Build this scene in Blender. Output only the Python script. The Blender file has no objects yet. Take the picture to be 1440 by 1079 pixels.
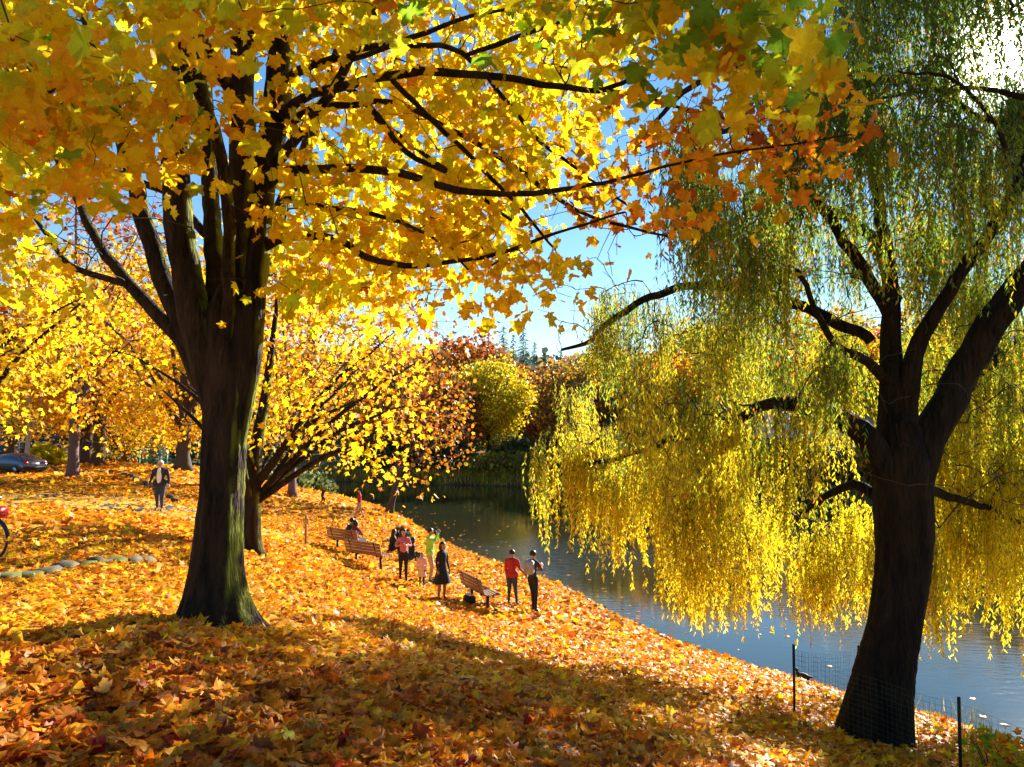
import bpy, math, random
import numpy as np
from mathutils import Vector, Matrix

random.seed(7)
rng = np.random.default_rng(7)
R = math.radians
scene = bpy.context.scene
COL = scene.collection

# ------------------------------------------------------------------ camera, sky, sun
CAMZ = 6.0                      # water level is z = 0
F = 1080.0                      # focal length in photograph pixels (1440 wide)
PITCH = math.atan(65.0 / F)
cam = bpy.data.cameras.new('camera')
cam.sensor_width = 36.0
cam.lens = 36.0 * F / 1440.0
cam.clip_start = 0.1
cam.clip_end = 3000.0
camo = bpy.data.objects.new('camera', cam)
COL.objects.link(camo)
camo.location = (0, 0, CAMZ)
camo.rotation_euler = (math.pi / 2 + PITCH, 0, 0)
scene.camera = camo

SUN_EL, SUN_AZ = R(23.0), R(33.6)          # azimuth measured clockwise from +Y
SD = np.array([math.sin(SUN_AZ) * math.cos(SUN_EL), math.cos(SUN_AZ) * math.cos(SUN_EL), math.sin(SUN_EL)])
world = bpy.data.worlds.new('World')
scene.world = world
world.use_nodes = True
wn, wl = world.node_tree.nodes, world.node_tree.links
wn.clear()
wout = wn.new('ShaderNodeOutputWorld')
bg = wn.new('ShaderNodeBackground')
sky = wn.new('ShaderNodeTexSky')
sky.sky_type = 'NISHITA'
sky.sun_disc = False
sky.sun_elevation = SUN_EL
sky.sun_rotation = SUN_AZ
sky.air_density = 1.0
sky.dust_density = 0.0
sky.ozone_density = 1.4
bg.inputs['Strength'].default_value = 0.053
satn = wn.new('ShaderNodeHueSaturation')
satn.inputs['Saturation'].default_value = 1.25
wl.new(sky.outputs[0], satn.inputs['Color'])
wl.new(satn.outputs[0], bg.inputs['Color'])
# the bright aureole round the low sun
tc = wn.new('ShaderNodeTexCoord')
dp = wn.new('ShaderNodeVectorMath'); dp.operation = 'DOT_PRODUCT'
nrm = wn.new('ShaderNodeVectorMath'); nrm.operation = 'NORMALIZE'
wl.new(tc.outputs['Generated'], nrm.inputs[0])
wl.new(nrm.outputs[0], dp.inputs[0])
dp.inputs[1].default_value = tuple(SD)
def powterm(e, k):
    p = wn.new('ShaderNodeMath'); p.operation = 'POWER'; p.inputs[1].default_value = e
    m = wn.new('ShaderNodeMath'); m.operation = 'MULTIPLY'; m.inputs[1].default_value = k
    mx = wn.new('ShaderNodeMath'); mx.operation = 'MAXIMUM'; mx.inputs[1].default_value = 0.0
    wl.new(dp.outputs['Value'], mx.inputs[0]); wl.new(mx.outputs[0], p.inputs[0]); wl.new(p.outputs[0], m.inputs[0])
    return m
a1, a2, a3 = powterm(1800, 14.0), powterm(300, .22), powterm(30, 0.0)
s1 = wn.new('ShaderNodeMath'); s2 = wn.new('ShaderNodeMath')
wl.new(a1.outputs[0], s1.inputs[0]); wl.new(a2.outputs[0], s1.inputs[1])
wl.new(s1.outputs[0], s2.inputs[0]); wl.new(a3.outputs[0], s2.inputs[1])
glow = wn.new('ShaderNodeBackground')
glow.inputs['Color'].default_value = (1.0, 0.96, 0.86, 1)
wl.new(s2.outputs[0], glow.inputs['Strength'])
addw = wn.new('ShaderNodeAddShader')
wl.new(bg.outputs[0], addw.inputs[0]); wl.new(glow.outputs[0], addw.inputs[1])
wl.new(addw.outputs[0], wout.inputs['Surface'])

sun = bpy.data.lights.new('sun', 'SUN')
sun.energy = 5.0
sun.angle = R(0.53)
sun.color = (1.0, 0.93, 0.80)
suno = bpy.data.objects.new('sun', sun)
COL.objects.link(suno)
suno.rotation_euler = Vector(SD).to_track_quat('Z', 'Y').to_euler()
suno.location = tuple(SD * 60)

scene.view_settings.view_transform = 'Standard'
scene.view_settings.look = 'None'
scene.view_settings.gamma = 1.0
scene.view_settings.exposure = 1.85
scene.view_settings.use_curve_mapping = False
scene.render.engine = 'CYCLES'
scene.cycles.max_bounces = 8
scene.cycles.transmission_bounces = 6
scene.cycles.diffuse_bounces = 5
scene.cycles.glossy_bounces = 3
scene.cycles.sample_clamp_indirect = 6.0

# ------------------------------------------------------------------ helpers
def at(px, py, depth):
    """world point seen at a photograph pixel, at a given distance ahead"""
    u, v = (px - 720) / F, (539.5 - py) / F
    d = np.array([u, math.cos(PITCH) - v * math.sin(PITCH), math.sin(PITCH) + v * math.cos(PITCH)])
    return d * (depth / d[1]) + np.array([0, 0, CAMZ])

def at_arr(px, py, depth):
    u, v = (px - 720) / F, (539.5 - py) / F
    d = np.stack([u, math.cos(PITCH) - v * math.sin(PITCH), math.sin(PITCH) + v * math.cos(PITCH)], 1)
    return d * (depth / d[:, 1])[:, None] + np.array([0, 0, CAMZ])

def project(P):
    Q = P - np.array([0, 0, CAMZ])
    f = Q[:, 1] * math.cos(PITCH) + Q[:, 2] * math.sin(PITCH)
    u = -Q[:, 1] * math.sin(PITCH) + Q[:, 2] * math.cos(PITCH)
    f = np.where(f < 0.05, 0.05, f)
    return 720 + Q[:, 0] / f * F, 539.5 - u / f * F, f

def tag(o, label=None, cat=None, group=None, kind=None):
    if label: o['label'] = label
    if cat: o['category'] = cat
    if group: o['group'] = group
    if kind: o['kind'] = kind
    return o

def empty(name, loc=(0, 0, 0), rz=0.0, **k):
    o = bpy.data.objects.new(name, None)
    o.empty_display_size = 0.2
    COL.objects.link(o)
    o.location = loc
    o.rotation_euler = (0, 0, rz)
    return tag(o, **k)

WROOT = set()                   # roots whose children carry world coordinates
def attach(o, parent):
    o.parent = parent
    if parent.name in WROOT:
        o.matrix_parent_inverse = Matrix.Translation(-parent.location)
def wroot(name, loc, **k):
    o = empty(name, loc, **k); WROOT.add(o.name); return o

def build(name, V, T, mat, parent=None, cols=None, smooth=False, midx=None, loc=None):
    """link arrays of vertices and equal sized faces as one mesh object"""
    V = np.asarray(V, dtype=np.float32)
    T = np.asarray(T, dtype=np.int32)
    me = bpy.data.meshes.new(name)
    me.vertices.add(len(V)); me.vertices.foreach_set('co', V.ravel())
    k = T.shape[1]
    me.loops.add(T.size); me.loops.foreach_set('vertex_index', T.ravel())
    me.polygons.add(len(T))
    me.polygons.foreach_set('loop_start', np.arange(0, T.size, k, dtype=np.int32))
    me.polygons.foreach_set('loop_total', np.full(len(T), k, dtype=np.int32))
    if smooth:
        me.polygons.foreach_set('use_smooth', np.ones(len(T), dtype=bool))
    if cols is not None:
        a = me.attributes.new('col', 'FLOAT_COLOR', 'POINT')
        c = np.ones((len(V), 4), dtype=np.float32); c[:, :3] = cols
        a.data.foreach_set('color', c.ravel())
    for m in (mat if isinstance(mat, (list, tuple)) else [mat]):
        me.materials.append(m)
    if midx is not None:
        me.polygons.foreach_set('material_index', np.asarray(midx, dtype=np.int32))
    me.update(calc_edges=True)
    me.validate()
    o = bpy.data.objects.new(name, me)
    COL.objects.link(o)
    if parent is not None: attach(o, parent)
    if loc is not None: o.location = loc
    return o

class MB:
    """collects quads from boxes, bars, tubes and lathes and links them as one mesh"""
    def __init__(s): s.V = []; s.T = []; s.n = 0
    def add(s, V, T):
        s.V.append(np.asarray(V, dtype=float)); s.T.append(np.asarray(T, dtype=np.int64) + s.n); s.n += len(V)
    def box(s, c, size, rz=0.0, bev=0.0, M=None):
        hx, hy, hz = size[0] / 2, size[1] / 2, size[2] / 2
        if bev <= 0: bev = min(hx, hy, hz) * 0.12
        b = bev
        V = []
        for z, q in ((-hz, b), (-hz + b, 0), (hz - b, 0), (hz, b)):
            for x, y in ((-1, -1), (1, -1), (1, 1), (-1, 1)):
                V.append((x * (hx - q), y * (hy - q), z))
        T = [(3, 2, 1, 0), (12, 13, 14, 15)]
        for l in range(3):
            for k in range(4):
                a = l * 4 + k; d = l * 4 + (k + 1) % 4
                T.append((a, d, d + 4, a + 4))
        V = np.array(V)
        cc, ss = math.cos(rz), math.sin(rz)
        if M is not None: V = V @ np.array(M).T
        V = np.stack([V[:, 0] * cc - V[:, 1] * ss, V[:, 0] * ss + V[:, 1] * cc, V[:, 2]], 1) + np.array(c)
        s.add(V, T)
        return s
    def bar(s, a, b, w, h):
        a, b = np.array(a, float), np.array(b, float)
        d = b - a; L = np.linalg.norm(d); d /= L
        up = np.array([0, 0, 1.0]) if abs(d[2]) < 0.95 else np.array([0, 1.0, 0])
        x = np.cross(d, up); x /= np.linalg.norm(x); z = np.cross(x, d)
        s.box((a + b) / 2, (w, L, h), M=np.stack([x, d, z], 1))
        return s
    def tube(s, P, r, n=8, cap=True, wob=0.0):
        P = np.asarray(P, float); m = len(P)
        r = np.broadcast_to(np.asarray(r, float), (m,))
        t = np.gradient(P, axis=0); t /= (np.linalg.norm(t, axis=1, keepdims=True) + 1e-9)
        ref = np.array([0.0, 0.0, 1.0]) if abs(t[:, 2]).mean() < 0.8 else np.array([1.0, 0.0, 0.0])
        x = np.cross(t, ref); x /= (np.linalg.norm(x, axis=1, keepdims=True) + 1e-9)
        y = np.cross(t, x)
        a = np.linspace(0, 2 * math.pi, n, endpoint=False)
        rr = r[:, None] * np.ones(n)
        if wob > 0:
            ph = rng.uniform(0, 6.28, 4)
            s_ = np.arange(m)[:, None] * 0.35
            rr = rr * (1 + wob * (np.sin(2 * a + ph[0] + s_ * .5) + .7 * np.sin(3 * a + ph[1] - s_) + .5 * np.sin(5 * a + ph[2] + s_ * .7) + .35 * np.sin(9 * a + ph[3] + s_ * .4)))
        V = P[:, None, :] + rr[:, :, None] * (np.cos(a)[None, :, None] * x[:, None, :] + np.sin(a)[None, :, None] * y[:, None, :])
        V = V.reshape(-1, 3)
        i = np.arange(m - 1)[:, None] * n; k = np.arange(n)[None, :]; k2 = (k + 1) % n
        T = np.stack([i + k, i + k2, i + n + k2, i + n + k], -1).reshape(-1, 4)
        if cap and n >= 4:
            V = np.vstack([V, P[0], P[-1]])
            c0, c1 = m * n, m * n + 1
            ext = []
            for q in range(0, n, 2):
                ext.append((c0, (q + 2) % n, (q + 1) % n, q))
                b = (m - 1) * n
                ext.append((c1, b + q, b + (q + 1) % n, b + (q + 2) % n))
            if n % 2 == 0: T = np.vstack([T, ext])
        s.add(V, T)
        return s
    def ball(s, c, r, nu=12, nv=8, M=None):
        r = np.broadcast_to(np.asarray(r, float), (3,))
        V = []
        for i in range(nv + 1):
            th = math.pi * min(max(i / nv, 0.004), 0.996)
            for j in range(nu):
                ph = 2 * math.pi * j / nu
                V.append((math.sin(th) * math.cos(ph) * r[0], math.sin(th) * math.sin(ph) * r[1], math.cos(th) * r[2]))
        V = np.array(V)
        if M is not None: V = V @ np.array(M).T
        T = [(i * nu + j, (i + 1) * nu + j, (i + 1) * nu + (j + 1) % nu, i * nu + (j + 1) % nu) for i in range(nv) for j in range(nu)]
        s.add(V + np.array(c), T)
        return s
    def lathe(s, prof, c=(0, 0, 0), n=16, sx=1.0, sy=1.0, fold=0.0):
        V = []
        for (r, z) in prof:
            for j in range(n):
                a = 2 * math.pi * j / n
                f = 1 + fold * math.sin(a * 7) * (1 if z < prof[0][1] + 1e-6 else 0.3)
                V.append((r * f * sx * math.cos(a), r * f * sy * math.sin(a), z))
        T = [(i * n + j, i * n + (j + 1) % n, (i + 1) * n + (j + 1) % n, (i + 1) * n + j) for i in range(len(prof) - 1) for j in range(n)]
        s.add(np.array(V) + np.array(c), T)
        return s
    def link(s, name, mat, parent=None, smooth=False, loc=None):
        return build(name, np.vstack(s.V), np.vstack(s.T), mat, parent, smooth=smooth, loc=loc)

# ------------------------------------------------------------------ materials
def newmat(name):
    m = bpy.data.materials.new(name); m.use_nodes = True
    nt = m.node_tree; nt.nodes.clear()
    out = nt.nodes.new('ShaderNodeOutputMaterial')
    return m, nt, nt.nodes, nt.links, out

def plain(name, col, rough=0.6, metal=0.0, var=0.25, scale=8.0, bump=0.0, spec=0.4):
    m, nt, N, L, out = newmat(name)
    p = N.new('ShaderNodeBsdfPrincipled')
    p.inputs['Roughness'].default_value = rough
    p.inputs['Metallic'].default_value = metal
    p.inputs['Specular IOR Level'].default_value = spec
    tcn = N.new('ShaderNodeTexCoord')
    nz = N.new('ShaderNodeTexNoise'); nz.inputs['Scale'].default_value = scale; nz.inputs['Detail'].default_value = 6
    L.new(tcn.outputs['Object'], nz.inputs['Vector'])
    mx = N.new('ShaderNodeMix'); mx.data_type = 'RGBA'
    mx.inputs['A'].default_value = tuple(c * (1 - var) for c in col) + (1,)
    mx.inputs['B'].default_value = tuple(min(c * (1 + var), 1) for c in col) + (1,)
    L.new(nz.outputs['Fac'], mx.inputs['Factor'])
    L.new(mx.outputs['Result'], p.inputs['Base Color'])
    if bump > 0:
        b = N.new('ShaderNodeBump'); b.inputs['Strength'].default_value = 0.6; b.inputs['Distance'].default_value = bump
        L.new(nz.outputs['Fac'], b.inputs['Height']); L.new(b.outputs[0], p.inputs['Normal'])
    L.new(p.outputs[0], out.inputs['Surface'])
    return m

def leafmat(name, trans=0.55, gloss=0.35, mottle=0.25, scale=25.0):
    m, nt, N, L, out = newmat(name)
    at_ = N.new('ShaderNodeAttribute'); at_.attribute_name = 'col'
    tcn = N.new('ShaderNodeTexCoord')
    nz = N.new('ShaderNodeTexNoise'); nz.inputs['Scale'].default_value = scale; nz.inputs['Detail'].default_value = 3
    L.new(tcn.outputs['Object'], nz.inputs['Vector'])
    rr = N.new('ShaderNodeMapRange'); rr.inputs['From Min'].default_value = 0.35; rr.inputs['From Max'].default_value = 0.7
    rr.inputs['To Min'].default_value = 1.0 + mottle * 0.5; rr.inputs['To Max'].default_value = 1.0 - mottle
    L.new(nz.outputs['Fac'], rr.inputs['Value'])
    vm = N.new('ShaderNodeVectorMath'); vm.operation = 'SCALE'
    L.new(at_.outputs['Color'], vm.inputs[0]); L.new(rr.outputs[0], vm.inputs['Scale'])
    p = N.new('ShaderNodeBsdfPrincipled')
    p.inputs['Roughness'].default_value = 0.5
    p.inputs['Specular IOR Level'].default_value = gloss
    L.new(vm.outputs[0], p.inputs['Base Color'])
    t = N.new('ShaderNodeBsdfTranslucent')
    L.new(vm.outputs[0], t.inputs['Color'])
    ms = N.new('ShaderNodeMixShader'); ms.inputs[0].default_value = trans
    L.new(p.outputs[0], ms.inputs[1]); L.new(t.outputs[0], ms.inputs[2])
    L.new(ms.outputs[0], out.inputs['Surface'])
    return m

def barkmat(name, c1, c2, moss=(0.20, 0.22, 0.02), moss_sun_amt=0.5, scale=6.0, bump=0.03):
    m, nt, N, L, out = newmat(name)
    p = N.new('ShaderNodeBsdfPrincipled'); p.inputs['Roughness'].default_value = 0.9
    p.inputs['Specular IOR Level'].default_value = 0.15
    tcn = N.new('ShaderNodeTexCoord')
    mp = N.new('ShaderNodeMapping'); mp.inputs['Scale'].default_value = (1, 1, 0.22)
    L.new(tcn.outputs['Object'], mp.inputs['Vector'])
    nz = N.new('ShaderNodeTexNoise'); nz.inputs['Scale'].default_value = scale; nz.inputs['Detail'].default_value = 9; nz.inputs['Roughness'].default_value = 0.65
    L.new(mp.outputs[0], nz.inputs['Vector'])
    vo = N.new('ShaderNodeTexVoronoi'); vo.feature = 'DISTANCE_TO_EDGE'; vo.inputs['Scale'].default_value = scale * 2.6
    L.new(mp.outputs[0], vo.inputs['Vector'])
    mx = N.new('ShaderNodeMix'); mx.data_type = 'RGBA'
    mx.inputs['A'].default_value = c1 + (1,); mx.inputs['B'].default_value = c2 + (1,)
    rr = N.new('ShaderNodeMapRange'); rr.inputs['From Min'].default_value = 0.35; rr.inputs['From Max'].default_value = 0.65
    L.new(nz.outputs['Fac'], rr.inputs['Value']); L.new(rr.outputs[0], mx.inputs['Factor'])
    # moss patches, held to +x faces so the yellow-green also paints in sunlit bark
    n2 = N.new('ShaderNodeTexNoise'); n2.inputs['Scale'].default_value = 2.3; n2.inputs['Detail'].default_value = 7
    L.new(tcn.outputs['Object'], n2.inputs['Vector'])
    r2 = N.new('ShaderNodeMapRange'); r2.inputs['From Min'].default_value = 0.62 - 0.2 * moss_sun_amt; r2.inputs['From Max'].default_value = 0.70 - 0.1 * moss_sun_amt
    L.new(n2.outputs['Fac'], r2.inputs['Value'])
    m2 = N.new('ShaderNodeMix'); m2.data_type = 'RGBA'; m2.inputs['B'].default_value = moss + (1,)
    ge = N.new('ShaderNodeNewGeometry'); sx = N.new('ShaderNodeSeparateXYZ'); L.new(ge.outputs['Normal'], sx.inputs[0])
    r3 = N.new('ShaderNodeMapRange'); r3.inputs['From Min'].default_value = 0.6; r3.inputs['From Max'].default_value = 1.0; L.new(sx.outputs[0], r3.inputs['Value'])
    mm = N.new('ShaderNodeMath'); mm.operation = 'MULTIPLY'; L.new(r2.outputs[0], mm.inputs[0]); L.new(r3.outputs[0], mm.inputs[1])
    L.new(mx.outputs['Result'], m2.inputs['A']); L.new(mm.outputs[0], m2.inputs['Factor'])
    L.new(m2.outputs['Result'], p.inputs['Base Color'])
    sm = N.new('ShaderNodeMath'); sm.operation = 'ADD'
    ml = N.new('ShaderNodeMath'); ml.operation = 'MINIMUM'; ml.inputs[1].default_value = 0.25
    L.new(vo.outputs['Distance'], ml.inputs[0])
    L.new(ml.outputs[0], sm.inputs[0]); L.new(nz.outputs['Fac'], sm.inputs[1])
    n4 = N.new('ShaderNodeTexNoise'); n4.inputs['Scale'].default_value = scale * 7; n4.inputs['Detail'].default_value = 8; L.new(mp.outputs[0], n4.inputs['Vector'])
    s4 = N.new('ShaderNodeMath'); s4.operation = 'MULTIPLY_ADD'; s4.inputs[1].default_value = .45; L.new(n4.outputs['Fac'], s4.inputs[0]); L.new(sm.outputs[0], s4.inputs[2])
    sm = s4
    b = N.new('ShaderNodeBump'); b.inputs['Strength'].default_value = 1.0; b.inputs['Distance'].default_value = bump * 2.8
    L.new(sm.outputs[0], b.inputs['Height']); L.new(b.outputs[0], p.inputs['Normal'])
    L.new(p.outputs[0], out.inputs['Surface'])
    return m

MAPLE_LEAF = leafmat('maple_leaf', 0.76, 0.3, mottle=.18)
DRY_LEAF = leafmat('dry_leaf', 0.42, 0.18, mottle=0.35, scale=18)
WILLOW_LEAF = leafmat('willow_leaf', 0.74, 0.35, mottle=0.2, scale=10)
FAR_LEAF = leafmat('distant_leaf', 0.45, 0.2, mottle=0.3, scale=1.5)
BARK = barkmat('maple_bark', (0.007, 0.005, 0.004), (0.05, 0.029, 0.016), moss_sun_amt=1.0)
WBARK = barkmat('willow_bark', (0.006, 0.005, 0.004), (0.035, 0.023, 0.014), moss_sun_amt=0.25, scale=5, bump=0.05)
TWIG = plain('twig_bark', (0.045, 0.028, 0.018), 0.85, var=0.4, scale=3)
FBARK = plain('distant_bark', (0.06, 0.042, 0.03), 0.9, var=0.4, scale=2)

# ------------------------------------------------------------------ terrain
NEAR_SHORE = [(26, -60), (20, -40), (17, -5), (14, 4), (11.5, 10), (9.9, 14.0), (9.1, 15.6), (7.4, 17.7), (3.9, 23.5), (2.0, 30.8), (-2.9, 39), (-9.5, 60), (-20, 76), (-45, 92), (-90, 112)]
FAR_SHORE = [(-100, 126), (-45, 106), (-20, 90), (-5, 84), (5, 80), (25, 67), (42, 52), (56, 30), (66, 0), (72, -60)]
def smooth_poly(P, k=2):
    P = [np.array(p, float) for p in P]
    for _ in range(k):
        Q = [P[0]]
        for a, b in zip(P[:-1], P[1:]):
            Q += [a * .75 + b * .25, a * .25 + b * .75]
        Q.append(P[-1]); P = Q
    return np.array(P)
NS, FS = smooth_poly(NEAR_SHORE), smooth_poly(FAR_SHORE)
RIVER = np.vstack([NS, FS])
def dist_poly(X, Y, P):
    d = np.full(X.shape, 1e9)
    for a, b in zip(P[:-1], P[1:]):
        e = b - a; L2 = (e ** 2).sum()
        t = np.clip(((X - a[0]) * e[0] + (Y - a[1]) * e[1]) / L2, 0, 1)
        d = np.minimum(d, np.hypot(X - a[0] - t * e[0], Y - a[1] - t * e[1]))
    return d
def inside(X, Y, P):
    c = np.zeros(X.shape, bool)
    n = len(P)
    for i in range(n):
        x1, y1 = P[i]; x2, y2 = P[(i + 1) % n]
        if y1 == y2: continue
        k = ((y1 > Y) != (y2 > Y)) & (X < (x2 - x1) * (Y - y1) / (y2 - y1) + x1)
        c ^= k
    return c
CTRL = [(0, 0, -1.65), (-3.4, 9, -2.12), (-2.9, 4.4, -1.85), (2.4, 6.8, -3.1), (0.4, 5.2, -2.35), (5.6, 12, -4.85), (4.57, 12.5, -4.55), (5.8, 10, -4.5), (-7.4, 12.7, -2.25), (-12.3, 27, -2.85), (-13, 13, -2.1),
        (-34, 54, -3.05), (-7, 20.5, -2.75), (0.6, 24, -5.42), (-2.2, 22.3, -4.95), (-3.5, 24.4, -4.92), (-6.1, 30, -4.7), (-11.5, 47, -4.75), (1.6, 14, -4.35), (-1.5, 14, -3.55),
        (-0.5, 22, -5.2), (-16, 50, -3.3), (-20, 20, -2.5), (-40, 30, -2.9), (-8, 5, -1.8), (2.3, 19, -5.2), (-2, 9.5, -2.6), (-4.0, 15, -2.95)]
CT = np.array(CTRL)
def profile(d):
    return np.interp(d, [-12, -4, 0, 1.2, 3, 6, 8, 12, 14.5, 18, 40], [-8.5, -7.2, -6.0, -5.72, -5.42, -4.95, -4.6, -3.5, -2.95, -2.7, -2.9])
def base_height(X, Y):
    dn = dist_poly(X, Y, NS); df = dist_poly(X, Y, FS)
    ins = inside(X, Y, RIVER)
    near_side = dn < df
    d = np.minimum(dn, df)
    z = profile(np.where(ins, -d, d))
    # the far bank: steep lip, then a flat park and wooded hills behind
    zf = -6 + np.interp(d, [0, 1.5, 5, 20, 45, 130, 260, 600], [0, 1.0, 1.7, 2.4, 4.0, 22, 34, 40]) * np.ones_like(X)
    fac = np.clip((-X * 0.6 + 150) / 200, 0.25, 1.1)
    zf = np.where(d > 20, -3.6 + (zf + 3.6) * fac, zf)
    z = np.where((~ins) & (~near_side), zf, z)
    far_in = ins & (~near_side)
    # wooded rise behind the near-side park
    r = np.clip((np.hypot(X, Y) - 110) / 150, 0, 1)
    z = np.where((~ins) & near_side, z + r * 9, z)
    return z
_res = None
def height(X, Y):
    global _res
    X = np.asarray(X, float); Y = np.asarray(Y, float)
    if _res is None:
        _res = CT[:, 2] - base_height(CT[:, 0], CT[:, 1])
    z = base_height(X, Y)
    S2 = 2 * 3.2 ** 2
    num = np.zeros(X.shape); den = np.full(X.shape, 0.12)
    for (cx, cy, _), rs in zip(CTRL, _res):
        w = np.exp(-((X - cx) ** 2 + (Y - cy) ** 2) / S2)
        num += w * rs; den += w
    z = z + num / den * np.clip(dist_poly(X, Y, NS) / 2.0, 0, 1)
    b = 0.035 * (np.sin(X * 1.7 + .6 * Y) * np.sin(Y * 1.3 - .4 * X) + .6 * np.sin(X * 3.9 - 1.1 * Y + 1) * np.sin(Y * 3.1 + 1.2 * X))
    far = np.clip((np.hypot(X, Y) - 60) / 60, 0, 1)
    b = b * (1 - far) * np.clip((z + 5.9) / .5, 0, 1) + far * 0.6 * np.sin(X * .11) * np.sin(Y * .09 + 1) * np.clip((z + 5.0), 0, 1)
    return z + b + CAMZ
def gz(x, y): return float(height(np.array([x]), np.array([y]))[0])
def ghit(px, py):
    for d in np.arange(2.5, 150, 0.1):
        p = at(px, py, d)
        if p[2] <= gz(p[0], p[1]): return p
    return at(px, py, 150)

# ground material: leaf litter pattern, with mud by the water and grass far off
def ground_material():
    m, nt, N, L, out = newmat('leaf_covered_ground')
    p = N.new('ShaderNodeBsdfPrincipled'); p.inputs['Roughness'].default_value = 0.8; p.inputs['Specular IOR Level'].default_value = 0.2
    tcn = N.new('ShaderNodeTexCoord')
    v = N.new('ShaderNodeTexVoronoi'); v.inputs['Scale'].default_value = 7.0; v.inputs['Randomness'].default_value = 1.0
    nzw = N.new('ShaderNodeTexNoise'); nzw.inputs['Scale'].default_value = 9; nzw.inputs['Detail'].default_value = 3
    L.new(tcn.outputs['Object'], nzw.inputs['Vector'])
    ad = N.new('ShaderNodeVectorMath'); ad.operation = 'MULTIPLY_ADD'; ad.inputs[1].default_value = (.25, .25, .25)
    L.new(nzw.outputs['Color'], ad.inputs[0]); L.new(tcn.outputs['Object'], ad.inputs[2])
    L.new(ad.outputs[0], v.inputs['Vector'])
    sp = N.new('ShaderNodeSeparateColor'); L.new(v.outputs['Color'], sp.inputs[0])
    cr = N.new('ShaderNodeValToRGB'); cr.color_ramp.interpolation = 'CONSTANT'
    stops = [(0, (0.60, 0.30, 0.02)), (.2, (0.75, 0.42, 0.03)), (.42, (0.50, 0.18, 0.015)), (.58, (0.30, 0.10, 0.02)), (.68, (0.70, 0.36, 0.03)), (.84, (0.55, 0.36, 0.10)), (.93, (0.14, 0.06, 0.02))]
    el = cr.color_ramp.elements
    el[0].position = 0; el[0].color = stops[0][1] + (1,)
    el[1].position = stops[1][0]; el[1].color = stops[1][1] + (1,)
    for q, c in stops[2:]:
        e = el.new(q); e.color = c + (1,)
    L.new(sp.outputs[0], cr.inputs[0])
    # far grass and undergrowth
    n2 = N.new('ShaderNodeTexNoise'); n2.inputs['Scale'].default_value = 0.25; n2.inputs['Detail'].default_value = 8
    L.new(tcn.outputs['Object'], n2.inputs['Vector'])
    g = N.new('ShaderNodeValToRGB')
    g.color_ramp.elements[0].position = .35; g.color_ramp.elements[0].color = (0.03, 0.05, 0.015, 1)
    g.color_ramp.elements[1].position = .7; g.color_ramp.elements[1].color = (0.16, 0.15, 0.03, 1)
    L.new(n2.outputs['Fac'], g.inputs[0])
    wgt = N.new('ShaderNodeAttribute'); wgt.attribute_name = 'col'
    sw = N.new('ShaderNodeSeparateColor'); L.new(wgt.outputs['Color'], sw.inputs[0])
    mx = N.new('ShaderNodeMix'); mx.data_type = 'RGBA'
    L.new(sw.outputs[0], mx.inputs['Factor']); L.new(cr.outputs[0], mx.inputs['A']); L.new(g.outputs[0], mx.inputs['B'])
    mud = N.new('ShaderNodeMix'); mud.data_type = 'RGBA'; mud.inputs['B'].default_value = (0.05, 0.035, 0.02, 1)
    L.new(sw.outputs[1], mud.inputs['Factor']); L.new(mx.outputs['Result'], mud.inputs['A'])
    L.new(mud.outputs['Result'], p.inputs['Base Color'])
    b = N.new('ShaderNodeBump'); b.inputs['Strength'].default_value = 1.0; b.inputs['Distance'].default_value = 0.06
    L.new(v.outputs['Distance'], b.inputs['Height']); L.new(b.outputs[0], p.inputs['Normal'])
    L.new(p.outputs[0], out.inputs['Surface'])
    return m
GROUND_M = ground_material()
ax = np.sinh(np.linspace(-5.6, 5.6, 361)) * 5.2
ay = np.sinh(np.linspace(-4.0, 5.6, 361)) * 6.0 + 8
GX, GY = np.meshgrid(ax, ay)
GZ = height(GX, GY)
nx = len(ax); ny = len(ay)
i = np.arange(ny - 1)[:, None] * nx; k = np.arange(nx - 1)[None, :]
GT = np.stack([i + k, i + k + 1, i + k + 1 + nx, i + k + nx], -1).reshape(-1, 4)
dnn = dist_poly(GX, GY, NS); dff = dist_poly(GX, GY, FS)
farw = np.where(dff < dnn, 1.0, np.clip((np.hypot(GX, GY) - 75) / 25, 0, 1))
mudw = np.clip((0.18 - GZ) / 0.14, 0, 1)
gc = np.stack([farw, mudw, 0 * farw], -1).reshape(-1, 3)
ground = build('ground', np.stack([GX, GY, GZ], -1).reshape(-1, 3), GT, GROUND_M, cols=gc, smooth=True)
tag(ground, kind='structure')

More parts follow.
